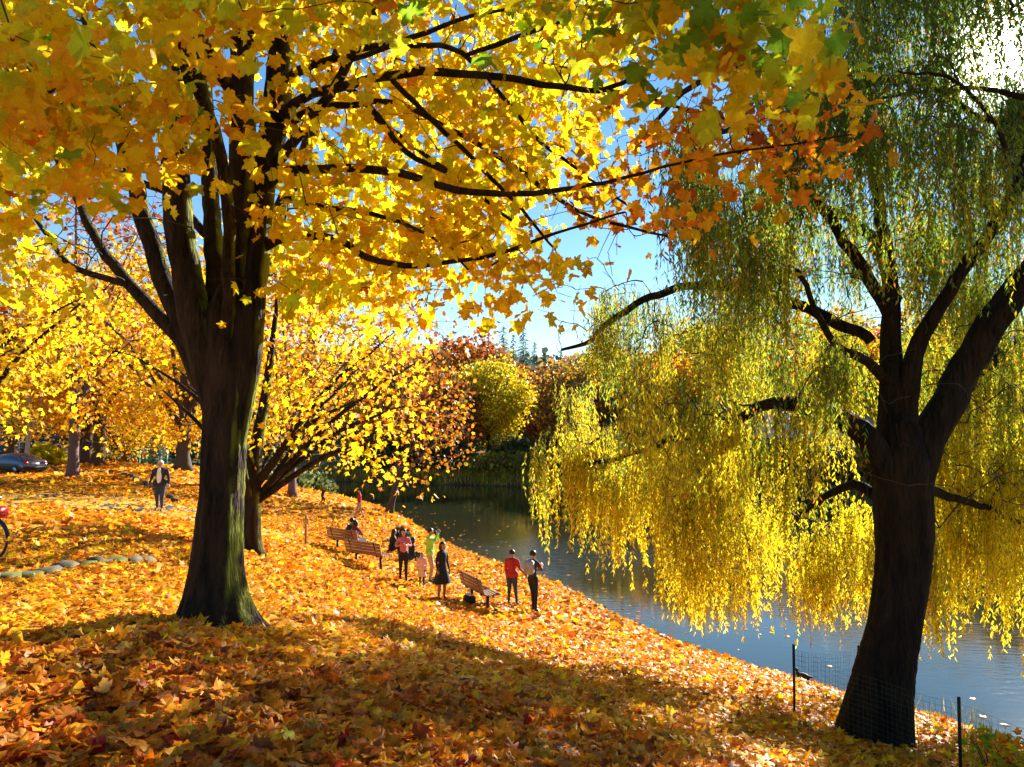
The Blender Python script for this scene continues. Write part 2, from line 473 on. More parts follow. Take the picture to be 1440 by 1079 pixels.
# ------------------------------------------------------------------ river
def water_material():
    m, nt, N, L, out = newmat('river_water')
    p = N.new('ShaderNodeBsdfPrincipled')
    p.inputs['Base Color'].default_value = (0.022, 0.026, 0.012, 1)
    p.inputs['Roughness'].default_value = 0.03
    p.inputs['IOR'].default_value = 1.33
    p.inputs['Specular IOR Level'].default_value = 0.9
    tcn = N.new('ShaderNodeTexCoord')
    mp = N.new('ShaderNodeMapping'); mp.inputs['Rotation'].default_value = (0, 0, R(25)); mp.inputs['Scale'].default_value = (0.9, 2.4, 1)
    L.new(tcn.outputs['Object'], mp.inputs['Vector'])
    nz = N.new('ShaderNodeTexNoise'); nz.inputs['Scale'].default_value = 1.8; nz.inputs['Detail'].default_value = 5; nz.inputs['Roughness'].default_value = 0.55
    L.new(mp.outputs[0], nz.inputs['Vector'])
    # calmer and rougher lanes of current
    n2 = N.new('ShaderNodeTexNoise'); n2.inputs['Scale'].default_value = 0.12; n2.inputs['Detail'].default_value = 3
    L.new(tcn.outputs['Object'], n2.inputs['Vector'])
    rr = N.new('ShaderNodeMapRange'); rr.inputs['From Min'].default_value = 0.45; rr.inputs['From Max'].default_value = 0.65
    rr.inputs['To Min'].default_value = 0.04; rr.inputs['To Max'].default_value = 0.18
    L.new(n2.outputs['Fac'], rr.inputs['Value'])
    # a shallow riffle where the current breaks, upstream of the benches
    sy = N.new('ShaderNodeSeparateXYZ'); L.new(tcn.outputs['Object'], sy.inputs[0])
    r5 = N.new('ShaderNodeMapRange'); r5.inputs['From Min'].default_value = 30; r5.inputs['From Max'].default_value = 37; r5.inputs['To Max'].default_value = .3; L.new(sy.outputs[1], r5.inputs['Value'])
    r6 = N.new('ShaderNodeMapRange'); r6.inputs['From Min'].default_value = 42; r6.inputs['From Max'].default_value = 50; r6.inputs['To Min'].default_value = 1; r6.inputs['To Max'].default_value = 0; L.new(sy.outputs[1], r6.inputs['Value'])
    m5 = N.new('ShaderNodeMath'); m5.operation = 'MULTIPLY'; L.new(r5.outputs[0], m5.inputs[0]); L.new(r6.outputs[0], m5.inputs[1])
    a5 = N.new('ShaderNodeMath'); a5.operation = 'ADD'; L.new(m5.outputs[0], a5.inputs[0]); L.new(rr.outputs[0], a5.inputs[1]); rr = a5
    b = N.new('ShaderNodeBump'); b.inputs['Distance'].default_value = 0.05
    L.new(rr.outputs[0], b.inputs['Strength'])
    L.new(nz.outputs['Fac'], b.inputs['Height']); L.new(b.outputs[0], p.inputs['Normal'])
    L.new(p.outputs[0], out.inputs['Surface'])
    return m
WATER = water_material()
wx = np.linspace(-110, 110, 45); wy = np.linspace(-60, 135, 40)
WX, WY = np.meshgrid(wx, wy)
i = np.arange(39)[:, None] * 45; k = np.arange(44)[None, :]
river = build('river', np.stack([WX, WY, 0 * WX], -1).reshape(-1, 3), np.stack([i + k, i + k + 1, i + k + 46, i + k + 45], -1).reshape(-1, 4), WATER)
tag(river, kind='structure')

# ------------------------------------------------------------------ leaves
HALF = [(0.05, 0.0), (0.28, -0.12), (0.50, -0.04), (0.42, 0.14), (0.50, 0.24), (0.66, 0.38), (0.74, 0.60), (0.54, 0.60), (0.34, 0.57), (0.36, 0.76), (0.17, 0.82)]
def leaf_template(curl=0.2, fold=0.15, skew=0.0, detail=2, seed=0):
    r = np.random.default_rng(seed)
    if detail == 2:
        half = HALF; c0 = (0, 0.28)
    elif detail == 1:
        half = [(0.3, -0.08), (0.36, 0.16), (0.72, 0.55), (0.27, 0.52)]; c0 = (0, 0.28)
    else:
        half = [(0.42, 0.0), (0.60, 0.55)]; c0 = None
    right = list(half); left = [(-x, y) for x, y in reversed(half)]
    pts = right + [(0, 1.0)] + left
    pts = np.array(pts, float)
    if detail == 2: pts += r.normal(0, 0.018, pts.shape)
    if c0 is not None:
        V2 = np.vstack([np.array([c0]), pts])
        n = len(pts)
        T = [(0, 1 + q, 1 + (q + 1) % n) for q in range(n)]
        if detail == 2:      # the stalk
            V2 = np.vstack([V2, [(-.014, .02), (.014, .02), (.07, -.5)]])
            T.append((n + 1, n + 2, n + 3))
    else:
        V2 = pts; n = len(pts)
        T = [(0, 1, 2), (0, 2, 3), (0, 3, 4)]
    x, y = V2[:, 0] + skew * V2[:, 1] ** 2, V2[:, 1]
    z = curl * (x ** 2) * 1.2 - fold * np.abs(x) + curl * 0.5 * (y - .3) ** 2 + r.normal(0, 0.02 + abs(curl) * .08, len(x))
    if c0 is not None: z[0] += fold * 0.25
    if detail == 2: z[-3:] = 0
    rad = np.hypot(V2[:, 0], V2[:, 1] - .28)
    t = np.clip((rad - .25) / .6, 0, 1)[:, None]
    tint = np.array([[.97, 1.10, 1.0]]) * (1 - t) + np.array([[1.0, .80, .8]]) * t * r.uniform(.8, 1.1, (len(V2), 1)) + 0
    if detail == 2: tint[-3:] = (.7, .35, .5)
    return np.stack([x, y - 0.0, z], 1), np.array(T), tint

def place_leaves(P, A, N, S, cols, templates, pick=None):
    """returns vertices, triangles, colours of leaves at P, tip direction A, normal N, size S"""
    n = len(P)
    A = A / np.linalg.norm(A, axis=1, keepdims=True)
    B = np.cross(A, N); B /= (np.linalg.norm(B, axis=1, keepdims=True) + 1e-9)
    Nn = np.cross(B, A)
    pick = rng.integers(0, len(templates), n) if pick is None else pick
    Vs, Ts, Cs, off = [], [], [], 0
    for q, tpl_ in enumerate(templates):
        tv, tt = tpl_[0], tpl_[1]
        I = np.where(pick == q)[0]
        if len(I) == 0: continue
        V = P[I][:, None, :] + S[I][:, None, None] * (tv[None, :, 0:1] * B[I][:, None, :] + tv[None, :, 1:2] * A[I][:, None, :] + tv[None, :, 2:3] * Nn[I][:, None, :])
        k = len(tv)
        T = tt[None] + (np.arange(len(I)) * k)[:, None, None] + off
        Vs.append(V.reshape(-1, 3)); Ts.append(T.reshape(-1, 3)); cc_ = np.repeat(cols[I], k, axis=0)
        if len(tpl_) > 2: cc_ = np.clip(cc_ * np.tile(tpl_[2], (len(I), 1)), 0, 1)
        Cs.append(cc_); off += len(I) * k
    return np.vstack(Vs), np.vstack(Ts), np.vstack(Cs)

def unit(n, bias=(0, 0, 0), w=1.0):
    v = rng.normal(size=(n, 3)); v /= np.linalg.norm(v, axis=1, keepdims=True)
    v = v * w + np.array(bias)
    return v / (np.linalg.norm(v, axis=1, keepdims=True) + 1e-9)

PAL = dict(yellow=(0.92, 0.60, 0.012), bright=(0.95, 0.72, 0.02), gold=(0.88, 0.44, 0.010), ygreen=(0.58, 0.58, 0.02), green=(0.20, 0.36, 0.02), orange=(0.70, 0.20, 0.012),
           rust=(0.38, 0.09, 0.02), brown=(0.20, 0.085, 0.03), pale=(0.80, 0.56, 0.20), olive=(0.26, 0.24, 0.03), red=(0.50, 0.03, 0.015), dgreen=(0.035, 0.07, 0.02), wyellow=(0.72, 0.60, 0.02), wgreen=(0.42, 0.46, 0.02))
def colours(n, weights, jit=0.14):
    names = list(weights); w = np.array([weights[q] for q in names], float); w /= w.sum()
    C = np.array([PAL[q] for q in names])
    c = C[rng.choice(len(names), n, p=w)]
    c2 = C[rng.choice(len(names), n, p=w)]
    t = rng.uniform(0, .5, (n, 1))
    c = c * (1 - t) + c2 * t
    return np.clip(c * (1 + rng.normal(0, jit, (n, 1))) * (1 + rng.normal(0, jit * .3, (n, 3))), 0.002, 0.95)

TPL2 = [leaf_template(c, f, s, 2, q) for q, (c, f, s) in enumerate([(0.25, .2, 0), (.6, .3, .1), (-.55, .2, -.12), (.8, .5, .05), (-.3, -.3, .1)])]
TPL1 = [leaf_template(c, f, s, 1, q) for q, (c, f, s) in enumerate([(0.1, .1, 0), (.4, .25, .08), (-.4, .15, -.1)])]
TPL0 = [leaf_template(c, f, 0, 0, q) for q, (c, f) in enumerate([(0.2, .2), (-.4, .1)])]

# ------------------------------------------------------------------ branches
def densify(P, step, wig=0.0):
    """smooth curve through points, resampled"""
    P = np.asarray(P, float)
    n = len(P)
    Q = []
    for a in range(n - 1):
        p0, p1, p2, p3 = P[max(a - 1, 0)], P[a], P[a + 1], P[min(a + 2, n - 1)]
        m = max(2, int(np.linalg.norm(p2 - p1) / step))
        for t in np.linspace(0, 1, m, endpoint=False):
            Q.append(0.5 * ((2 * p1) + (-p0 + p2) * t + (2 * p0 - 5 * p1 + 4 * p2 - p3) * t * t + (-p0 + 3 * p1 - 3 * p2 + p3) * t ** 3))
    Q.append(P[-1]); Q = np.array(Q)
    if wig > 0:
        m = len(Q); w = rng.normal(size=(m, 3))
        kern = np.ones(3) / 3
        w = np.stack([np.convolve(w[:, q], kern, 'same') for q in range(3)], 1)
        w[0] = 0
        Q = Q + w * wig
    return Q

class Wood:
    def __init__(s): s.P = []; s.R = []; s.limb = MB(); s.twig = MB(); s.paths = []
    def bough_px(s, pts, mat, root, step=0.12, wig=0.012, n=10, wob=0.03):
        P = np.array([at(a, b, c) for a, b, c, _ in pts])
        r = np.array([w * c / F / 2 for _, _, c, w in pts])
        mb = MB(); s.limb3(P, r, step, wig, n, wob, mb=mb)
        return mb.link('bough', mat, root, smooth=True)
    def limb_px(s, pts, step=0.12, wig=0.012, n=10, wob=0.03):
        """pts: (px, py, depth, width in px)"""
        P = np.array([at(a, b, c) for a, b, c, _ in pts])
        r = np.array([w * c / F / 2 for _, _, c, w in pts])
        return s.limb3(P, r, step, wig, n, wob)
    def limb3(s, P, r, step=0.12, wig=0.012, n=10, wob=0.03, mb=None):
        P = np.asarray(P, float)
        Q = densify(P, step, wig)
        cum = np.concatenate([[0], np.cumsum(np.linalg.norm(np.diff(P, axis=0), axis=1))])
        cq = np.concatenate([[0], np.cumsum(np.linalg.norm(np.diff(Q, axis=0), axis=1))])
        rq = np.interp(cq / cq[-1], cum / cum[-1], r)
        (mb or s.limb).tube(Q, rq, n, wob=wob)
        s.P += list(Q); s.R += list(rq)
        return Q, rq
    def colonise(s, targets, sag=0.1, minr=0.003, sides=4, seg=5, wander=0.06, power=0.45, maxr=1.0, upfirst=0.0):
        T = np.asarray(targets, float)
        base = np.array(s.P); n0 = len(base)
        rad = np.array(s.R)
        d0 = np.array([np.min(np.sum((base - t) ** 2, 1)) for t in T])
        order = np.argsort(d0)
        cap = n0 + len(T) * seg
        nodes = np.zeros((cap, 3)); nodes[:n0] = base
        owner = np.full(cap, -1); cnt = n0
        parr = np.zeros(cap); parr[:n0] = rad
        paths = []
        for t in order:
            Pt = T[t]
            j = int(np.argmin(np.sum((nodes[:cnt] - Pt) ** 2, 1)))
            A = nodes[j]; d = Pt - A; L = np.linalg.norm(d)
            if L < 0.02: continue
            pdir = nodes[min(j + 1, cnt - 1)] - nodes[max(j - 1, 0)]
            ln = np.linalg.norm(pdir); pdir = pdir / ln if 0 < ln < 3 else d / L
            if np.dot(pdir, d) < 0: pdir = -pdir * .3
            ctl = A + pdir * L * 0.35 + np.array([0, 0, (upfirst + sag) * L])
            tt = np.linspace(0, 1, seg + 1)[:, None]
            Q = (1 - tt) ** 2 * A + 2 * tt * (1 - tt) * ctl + tt ** 2 * Pt
            Q[1:-1] += rng.normal(0, wander * L / seg * 1.2, (seg - 1, 3))
            pi = len(paths)
            paths.append([Q, owner[j], j, 1])
            nodes[cnt:cnt + seg] = Q[1:]; owner[cnt:cnt + seg] = pi; cnt += seg
        for pi in range(len(paths) - 1, -1, -1):
            o = paths[pi][1]
            if o >= 0: paths[o][3] += paths[pi][3]
        for Q, o, j, c in paths:
            r0 = min(minr * (c ** power) * 1.25, maxr)
            if o < 0: r0 = min(r0, parr[j] * 0.8)
            r1 = minr * max(1.0, (c * .25) ** power)
            r = np.linspace(r0, min(r1, r0), len(Q))
            s.twig.tube(Q, r, 5 if r0 > 0.02 else sides - (1 if r0 < .008 else 0), cap=False)
        s.last = [(p[0][-1], p[0][-1] - p[0][-2]) for p in paths]
        s.nodes = nodes[:cnt]
        return s

def blob(regions):
    """regions in photograph pixels: (px0, px1, py0, py1, depth0, depth1, count)"""
    out = []
    for a, b, c, d, e, f, n in regions:
        out.append(at_arr(rng.uniform(a, b, n), rng.uniform(c, d, n), rng.uniform(e, f, n)))
    return np.vstack(out)

def clump_leaves(C, per, rad, size, jit=0.25, droop=0.9):
    n = len(C) * per
    P = np.repeat(C, per, axis=0) + rng.normal(0, 1, (n, 3)) * rad * np.array([1, 1, .8])
    A = unit(n, (0, 0, -droop))
    N = unit(n, (0, -0.15, 0.35))
    S = size * np.clip(1 + rng.normal(0, jit, n), 0.4, 1.6)
    return P, A, N, S

ALL_LEAF_MESHES = {}
def single_leaf_mesh(kind, tpl, col, mat):
    key = (kind, tpl, col)
    if key not in ALL_LEAF_MESHES:
        tv, tt, ti = TPL2[tpl]
        o = build(kind, tv, tt, mat, cols=np.clip(np.array([PAL[col]]) * ti, 0, 1))
        ALL_LEAF_MESHES[key] = o.data
        bpy.data.objects.remove(o)
    return ALL_LEAF_MESHES[key]

def nearest_named(cols, names):
    C = np.array([PAL[q] for q in names])
    return [names[int(np.argmin(np.sum((C - c) ** 2, 1)))] for c in cols]

def emit_leaves(name_leaf, name_rest, parent, P, A, N, S, cols, mat, templates, pal, limit=300):
    """the largest leaves in view become parts, the rest one stuff part"""
    px, py, f = project(P)
    vis = (px > -10) & (px < 1450) & (py > -10) & (py < 1090) & (P[:, 1] > 0)
    score = np.where(vis, S / f, 0)
    idx = np.argsort(-score)[:limit]
    idx = idx[score[idx] > 0]
    keep = np.ones(len(P), bool); keep[idx] = False
    V, T, C = place_leaves(P[keep], A[keep], N[keep], S[keep], cols[keep], templates)
    rest = build(name_rest, V, T, mat, parent, cols=C)
    rest['kind'] = 'stuff'
    nm = nearest_named(cols[idx], pal)
    A_ = A / np.linalg.norm(A, axis=1, keepdims=True)
    for q, j in enumerate(idx):
        B = np.cross(A_[j], N[j]); B /= np.linalg.norm(B); Nn = np.cross(B, A_[j])
        M = Matrix(((B[0], A_[j][0], Nn[0], 0), (B[1], A_[j][1], Nn[1], 0), (B[2], A_[j][2], Nn[2], 0), (0, 0, 0, 1)))
        o = bpy.data.objects.new(name_leaf, single_leaf_mesh(name_leaf, int(rng.integers(0, 5)), nm[q], mat))
        COL.objects.link(o)
        attach(o, parent)
        o.matrix_basis = Matrix.Translation(Vector(P[j])) @ M @ Matrix.Scale(float(S[j]), 4)
    return rest

# ================================================================== the big maple
def trunk_tube(P, r, n=40, ridges=0.06, flare=None):
    """a trunk with fluted bark and root flare; P from the ground up"""
    Q = densify(P, 0.06)
    cum = np.concatenate([[0], np.cumsum(np.linalg.norm(np.diff(np.asarray(P), axis=0), axis=1))])
    cq = np.concatenate([[0], np.cumsum(np.linalg.norm(np.diff(Q, axis=0), axis=1))])
    rq = np.interp(cq / cq[-1], cum / cum[-1], r)
    a = np.linspace(0, 2 * math.pi, n, endpoint=False)
    h = cq[:, None]
    ph = rng.uniform(0, 6.28, 8)
    k = 1 + ridges * (np.sin(2 * a + ph[0] + h * .5) + .8 * np.sin(3 * a + ph[1] - h * .9) + .5 * np.sin(5 * a + ph[2] + h * 1.3)) / 1.5
    k = k + ridges * .35 * np.sin(13 * a + ph[3] + 1.2 * np.sin(h * 3 + ph[4])) + ridges * .3 * rng.normal(0, .5, (len(Q), n))
    if flare is not None:
        amt, hh = flare
        w = np.exp(-h / hh)
        k = k * (1 + amt * w * (0.75 + 0.6 * np.sin(5 * a + ph[5]) * np.sin(2 * a + ph[6])))
    rr = rq[:, None] * k
    V = Q[:, None, :] + rr[:, :, None] * np.stack([np.cos(a), np.sin(a), 0 * a], 1)[None]
    m = len(Q)
    i = np.arange(m - 1)[:, None] * n; q = np.arange(n)[None, :]; q2 = (q + 1) % n
    T = np.stack([i + q, i + q2, i + n + q2, i + n + q], -1).reshape(-1, 4)
    return V.reshape(-1, 3), T, Q, rq

base = at(302, 868, 9.0); base[2] = gz(base[0], base[1]) - 0.12
maple = wroot('maple_tree', tuple(base), label='huge foreground maple, thick dark mossy trunk splitting into many stems under yellow leaves', cat='tree')
W = Wood()
tp = [base, at(304, 800, 9.0), at(312, 700, 9.0), at(318, 600, 9.0), at(322, 520, 9.0), at(318, 440, 9.0), at(316, 400, 9.0)]
tp[0] = np.array([tp[1][0] - .02, tp[1][1], base[2]])
V, T, Q, rq = trunk_tube(tp, [0.40, 0.305, 0.255, 0.255, 0.28, 0.22, 0.06], n=56, ridges=0.07, flare=(0.62, 0.24))
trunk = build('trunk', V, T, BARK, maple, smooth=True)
W.P += list(Q[-12:]); W.R += list(rq[-12:])
for pts in [
    [(315, 660, 9.0, 34), (308, 580, 9.0, 48), (287, 500, 8.95, 44), (270, 420, 8.95, 43), (252, 300, 8.95, 41), (248, 200, 8.9, 38), (258, 100, 8.8, 36), (250, -20, 8.6, 28), (240, -200, 8.5, 18), (260, -420, 8.6, 8)],
    [(318, 560, 9.05, 48), (310, 480, 9.15, 40), (304, 400, 9.25, 32), (297, 300, 9.4, 26), (290, 180, 9.5, 22), (270, 40, 9.5, 24), (200, -180, 10, 14), (150, -380, 10.5, 6)],
    [(322, 660, 9.0, 34), (326, 580, 9.0, 40), (332, 510, 8.95, 38), (336, 430, 8.9, 33), (338, 340, 8.85, 31), (340, 250, 8.75, 36), (338, 130, 8.7, 36), (345, 10, 8.7, 30), (360, -180, 8.6, 20), (330, -420, 8.6, 8)],
    [(322, 660, 9.0, 32), (334, 580, 8.97, 42), (347, 500, 8.92, 42), (360, 400, 8.9, 36), (368, 300, 8.95, 34), (385, 180, 9.0, 38), (396, 60, 9.1, 36), (400, -60, 9.2, 30), (430, -240, 9.4, 20), (450, -480, 9.8, 7)],
    [(290, 520, 9.1, 34), (240, 420, 9.3, 28), (205, 320, 9.5, 24), (180, 220, 9.7, 20), (150, 100, 10, 16), (90, -60, 10.5, 11), (60, -260, 11, 5)],
    [(285, 540, 9.1, 26), (255, 480, 9.2, 20), (180, 400, 9.6, 16), (130, 330, 9.9, 14), (85, 230, 10.3, 12), (40, 130, 10.8, 9), (-60, 0, 11.5, 5)],
    [(312, 500, 8.9, 22), (322, 380, 8.6, 18), (312, 220, 8.1, 17), (240, 20, 7.2, 20), (180, -180, 6.6, 16), (150, -420, 5.8, 10)],
    [(350, 420, 9.3, 30), (380, 330, 10, 24), (430, 210, 10.8, 20), (480, 60, 11.5, 15), (520, -120, 12.2, 8)],
    # boughs to the right, over the slope
    [(372, 270, 8.95, 22), (392, 225, 8.8, 18), (425, 185, 8.6, 16), (462, 130, 8.4, 15), (487, 88, 8.2, 13), (520, 30, 7.9, 10), (580, -60, 7.4, 7)],
    [(392, 165, 8.9, 16), (430, 138, 8.6, 14), (485, 122, 8.3, 13), (560, 105, 8.0, 12), (680, 107, 7.6, 10), (780, 118, 7.3, 9), (842, 126, 7.1, 8), (900, 104, 6.9, 6)],
    [(842, 126, 7.1, 6), (900, 136, 7.0, 5), (947, 147, 6.9, 4), (1060, 175, 6.6, 3)],
    [(394, 120, 9.0, 15), (440, 90, 8.9, 12), (533, 64, 8.7, 9), (630, 67, 8.5, 8), (668, 88, 8.4, 8), (713, 140, 8.2, 7), (760, 200, 8.1, 6), (830, 250, 7.9, 4), (900, 300, 7.8, 3)],
    [(390, 180, 8.9, 16), (440, 152, 8.9, 12), (490, 148, 8.8, 10), (547, 144, 8.7, 9), (623, 178, 8.5, 8), (713, 228, 8.3, 8), (773, 268, 8.1, 7), (830, 302, 8.0, 5), (947, 338, 7.7, 3)],
    [(372, 262, 8.9, 20), (410, 240, 8.6, 13), (480, 238, 8.3, 12), (560, 244, 8.0, 11), (640, 267, 7.7, 10), (705, 273, 7.5, 9), (770, 272, 7.3, 8), (850, 255, 7.1, 6), (905, 240, 6.9, 5), (965, 226, 6.7, 4), (1080, 205, 6.4, 3), (1200, 190, 6.2, 2)],
    [(366, 350, 8.9, 18), (400, 336, 8.7, 12), (440, 330, 8.5, 11), (480, 343, 8.3, 10), (520, 363, 8.1, 9), (570, 370, 7.9, 9), (640, 366, 7.8, 7), (720, 350, 7.7, 6), (800, 322, 7.5, 4), (880, 300, 7.4, 3)],
    [(655, 78, 8.4, 6), (700, 62, 8.3, 8), (763, 43, 8.1, 7), (840, 0, 7.9, 5), (900, -50, 7.7, 3)],
    [(520, 160, 8.8, 5), (560, 190, 8.7, 6), (620, 235, 8.6, 6), (665, 270, 8.5, 4)],
    # boughs overhead that come towards the camera
    [(400, 280, 8.8, 10), (450, 290, 8.6, 8), (520, 300, 8.3, 7), (600, 330, 8.0, 5), (660, 380, 7.8, 3)],
    [(547, 106, 8.0, 9), (600, 160, 7.9, 8), (660, 215, 7.8, 7), (730, 290, 7.7, 5), (780, 350, 7.6, 3)],
    [(485, 122, 8.3, 9), (530, 165, 8.2, 9), (570, 215, 8.1, 8), (640, 250, 8.0, 6), (720, 310, 7.9, 4)],
    [(480, 92, 8.2, 8), (560, 60, 8.1, 8), (640, 30, 8.0, 6), (720, 10, 7.9, 4)],
    [(290, 330, 9.4, 12), (230, 270, 9.8, 10), (150, 240, 10.2, 8), (60, 250, 10.6, 6), (-40, 290, 11, 4)],
    [(180, 400, 9.6, 9), (100, 370, 10, 8), (40, 300, 10.4, 6), (-30, 270, 10.8, 4)],
    [(170, 190, 9.8, 10), (110, 150, 10, 8), (40, 160, 10.4, 6), (-40, 200, 10.8, 4)],
    [(345, 60, 8.7, 22), (480, -120, 7.6, 20), (700, -260, 6.4, 17), (880, -280, 5.4, 13), (1020, -160, 5.0, 9), (1060, -20, 4.9, 5)],
    [(320, 120, 8.6, 20), (230, -60, 7.2, 18), (120, -260, 5.8, 15), (20, -280, 5.0, 10), (-40, -80, 4.9, 5)],
    [(330, 60, 8.7, 20), (400, -160, 7.2, 18), (420, -340, 6.0, 14), (380, -300, 5.2, 8), (330, -140, 5.1, 4)],
]:
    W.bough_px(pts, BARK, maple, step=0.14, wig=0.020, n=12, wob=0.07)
tg1 = blob([(-60, 300, -80, 130, 5.0, 7.5, 34), (300, 430, -80, 60, 5.2, 7.5, 8), (110, 330, 110, 215, 6.0, 8.2, 16), (-40, 170, 100, 240, 5.2, 7.5, 20), (-30, 60, 80, 420, 7.5, 11, 22),
            (-80, 420, -120, 60, 7.5, 11, 34)])
tg2 = blob([(400, 900, -80, 150, 7.9, 10.8, 84), (430, 860, 100, 250, 7.8, 10.2, 52), (400, 720, 220, 320, 7.9, 10, 40), (400, 560, 310, 420, 8, 10, 26), (560, 700, 290, 370, 7.5, 9.5, 20),
            (655, 800, 370, 425, 7.6, 8.6, 9), (380, 860, -60, 300, 10, 13, 26), (380, 640, 300, 400, 10, 13, 10)])
tg3 = blob([(760, 1160, -100, 40, 4.6, 6.4, 17), (880, 1130, 20, 110, 4.6, 6.2, 10), (600, 900, -90, 10, 5.0, 6.8, 9), (420, 560, -60, 50, 5.4, 7, 7)])
tg4 = blob([(860, 1130, 165, 240, 6.3, 7.6, 24), (780, 960, 150, 320, 6.8, 8.2, 22), (1100, 1250, 185, 215, 6.1, 6.5, 5), (1030, 1120, 240, 320, 6.4, 6.8, 4), (960, 1160, 100, 170, 6.3, 7.2, 10)])
# the crown above and beside the picture
n = 230
th = rng.uniform(0, 6.28, n); rr_ = np.sqrt(rng.uniform(.05, 1, n)) * 5.5; zz = rng.uniform(5.2, 13, n)
rr_ *= np.clip(1.15 - ((zz - 6) / 8) ** 2, .3, 1)
tg5 = np.stack([base[0] + rr_ * np.cos(th), base[1] + .5 + rr_ * np.sin(th), base[2] + zz], 1)
pxx, pyy, ff = project(tg5)
tg5 = tg5[(pyy < -60) | (ff < 1.0)]
tg5 = tg5[(np.hypot(tg5[:, 0], tg5[:, 1]) > 2.0) & (((tg5[:, 0] - base[0]) * SD[0] + (tg5[:, 1] - base[1]) * SD[1] < .8) | (rng.random(len(tg5)) < .25))]
tgx = blob([(400, 980, 0, 420, 7.0, 9.5, 260), (-40, 420, 60, 420, 7.5, 12, 150)])
W.colonise(np.vstack([tg1, tg2, tg3, tg4, tg5, tgx]), sag=0.08, minr=0.0032, wander=0.07, power=0.42)
o = W.twig.link('twigs', TWIG, maple, smooth=True); o['kind'] = 'stuff'
Ps, As, Ns, Ss, Cs = [], [], [], [], []
for tg, per, rad, size, wts in [
    (tg1, 17, .25, .128, dict(yellow=5, gold=2.4, ygreen=3, bright=5, orange=.2, green=.2)),
    (tg2, 18, .28, .118, dict(yellow=6, bright=6, gold=2.4, ygreen=.8, orange=.2)),
    (tg3, 16, .24, .132, dict(ygreen=5, green=2.6, yellow=3, bright=2, gold=1)),
    (tg4, 8, .20, .10, dict(orange=4, gold=6, rust=.8, yellow=2)),
    (tg5, 9, .38, .17, dict(yellow=4, gold=3, ygreen=1))]:
    P_, A_, N_, S_ = clump_leaves(tg, per, rad, size)
    Ps.append(P_); As.append(A_); Ns.append(N_); Ss.append(S_)
    c_ = colours(len(P_), wts)
    Cs.append(c_)
P_, A_, N_, S_, C_ = map(lambda q: np.concatenate(q), (Ps, As, Ns, Ss, Cs))
# hue drifts with position, so some clumps are greener
hue = np.sin(P_[:, 0] * 1.3 + 1) * np.sin(P_[:, 1] * 1.1) * np.sin(P_[:, 2] * 1.5 + .5)
C_[:, 0] *= 1 - .22 * np.clip(hue, 0, 1); C_[:, 1] *= 1 + .12 * hue
ok = np.hypot(P_[:, 0], P_[:, 1]) + np.abs(P_[:, 2] - CAMZ) * .3 > 2.6
emit_leaves('leaf', 'foliage', maple, P_[ok], A_[ok], N_[ok], S_[ok], C_[ok], MAPLE_LEAF, TPL2, ['yellow', 'gold', 'ygreen', 'bright', 'orange', 'green', 'rust'])

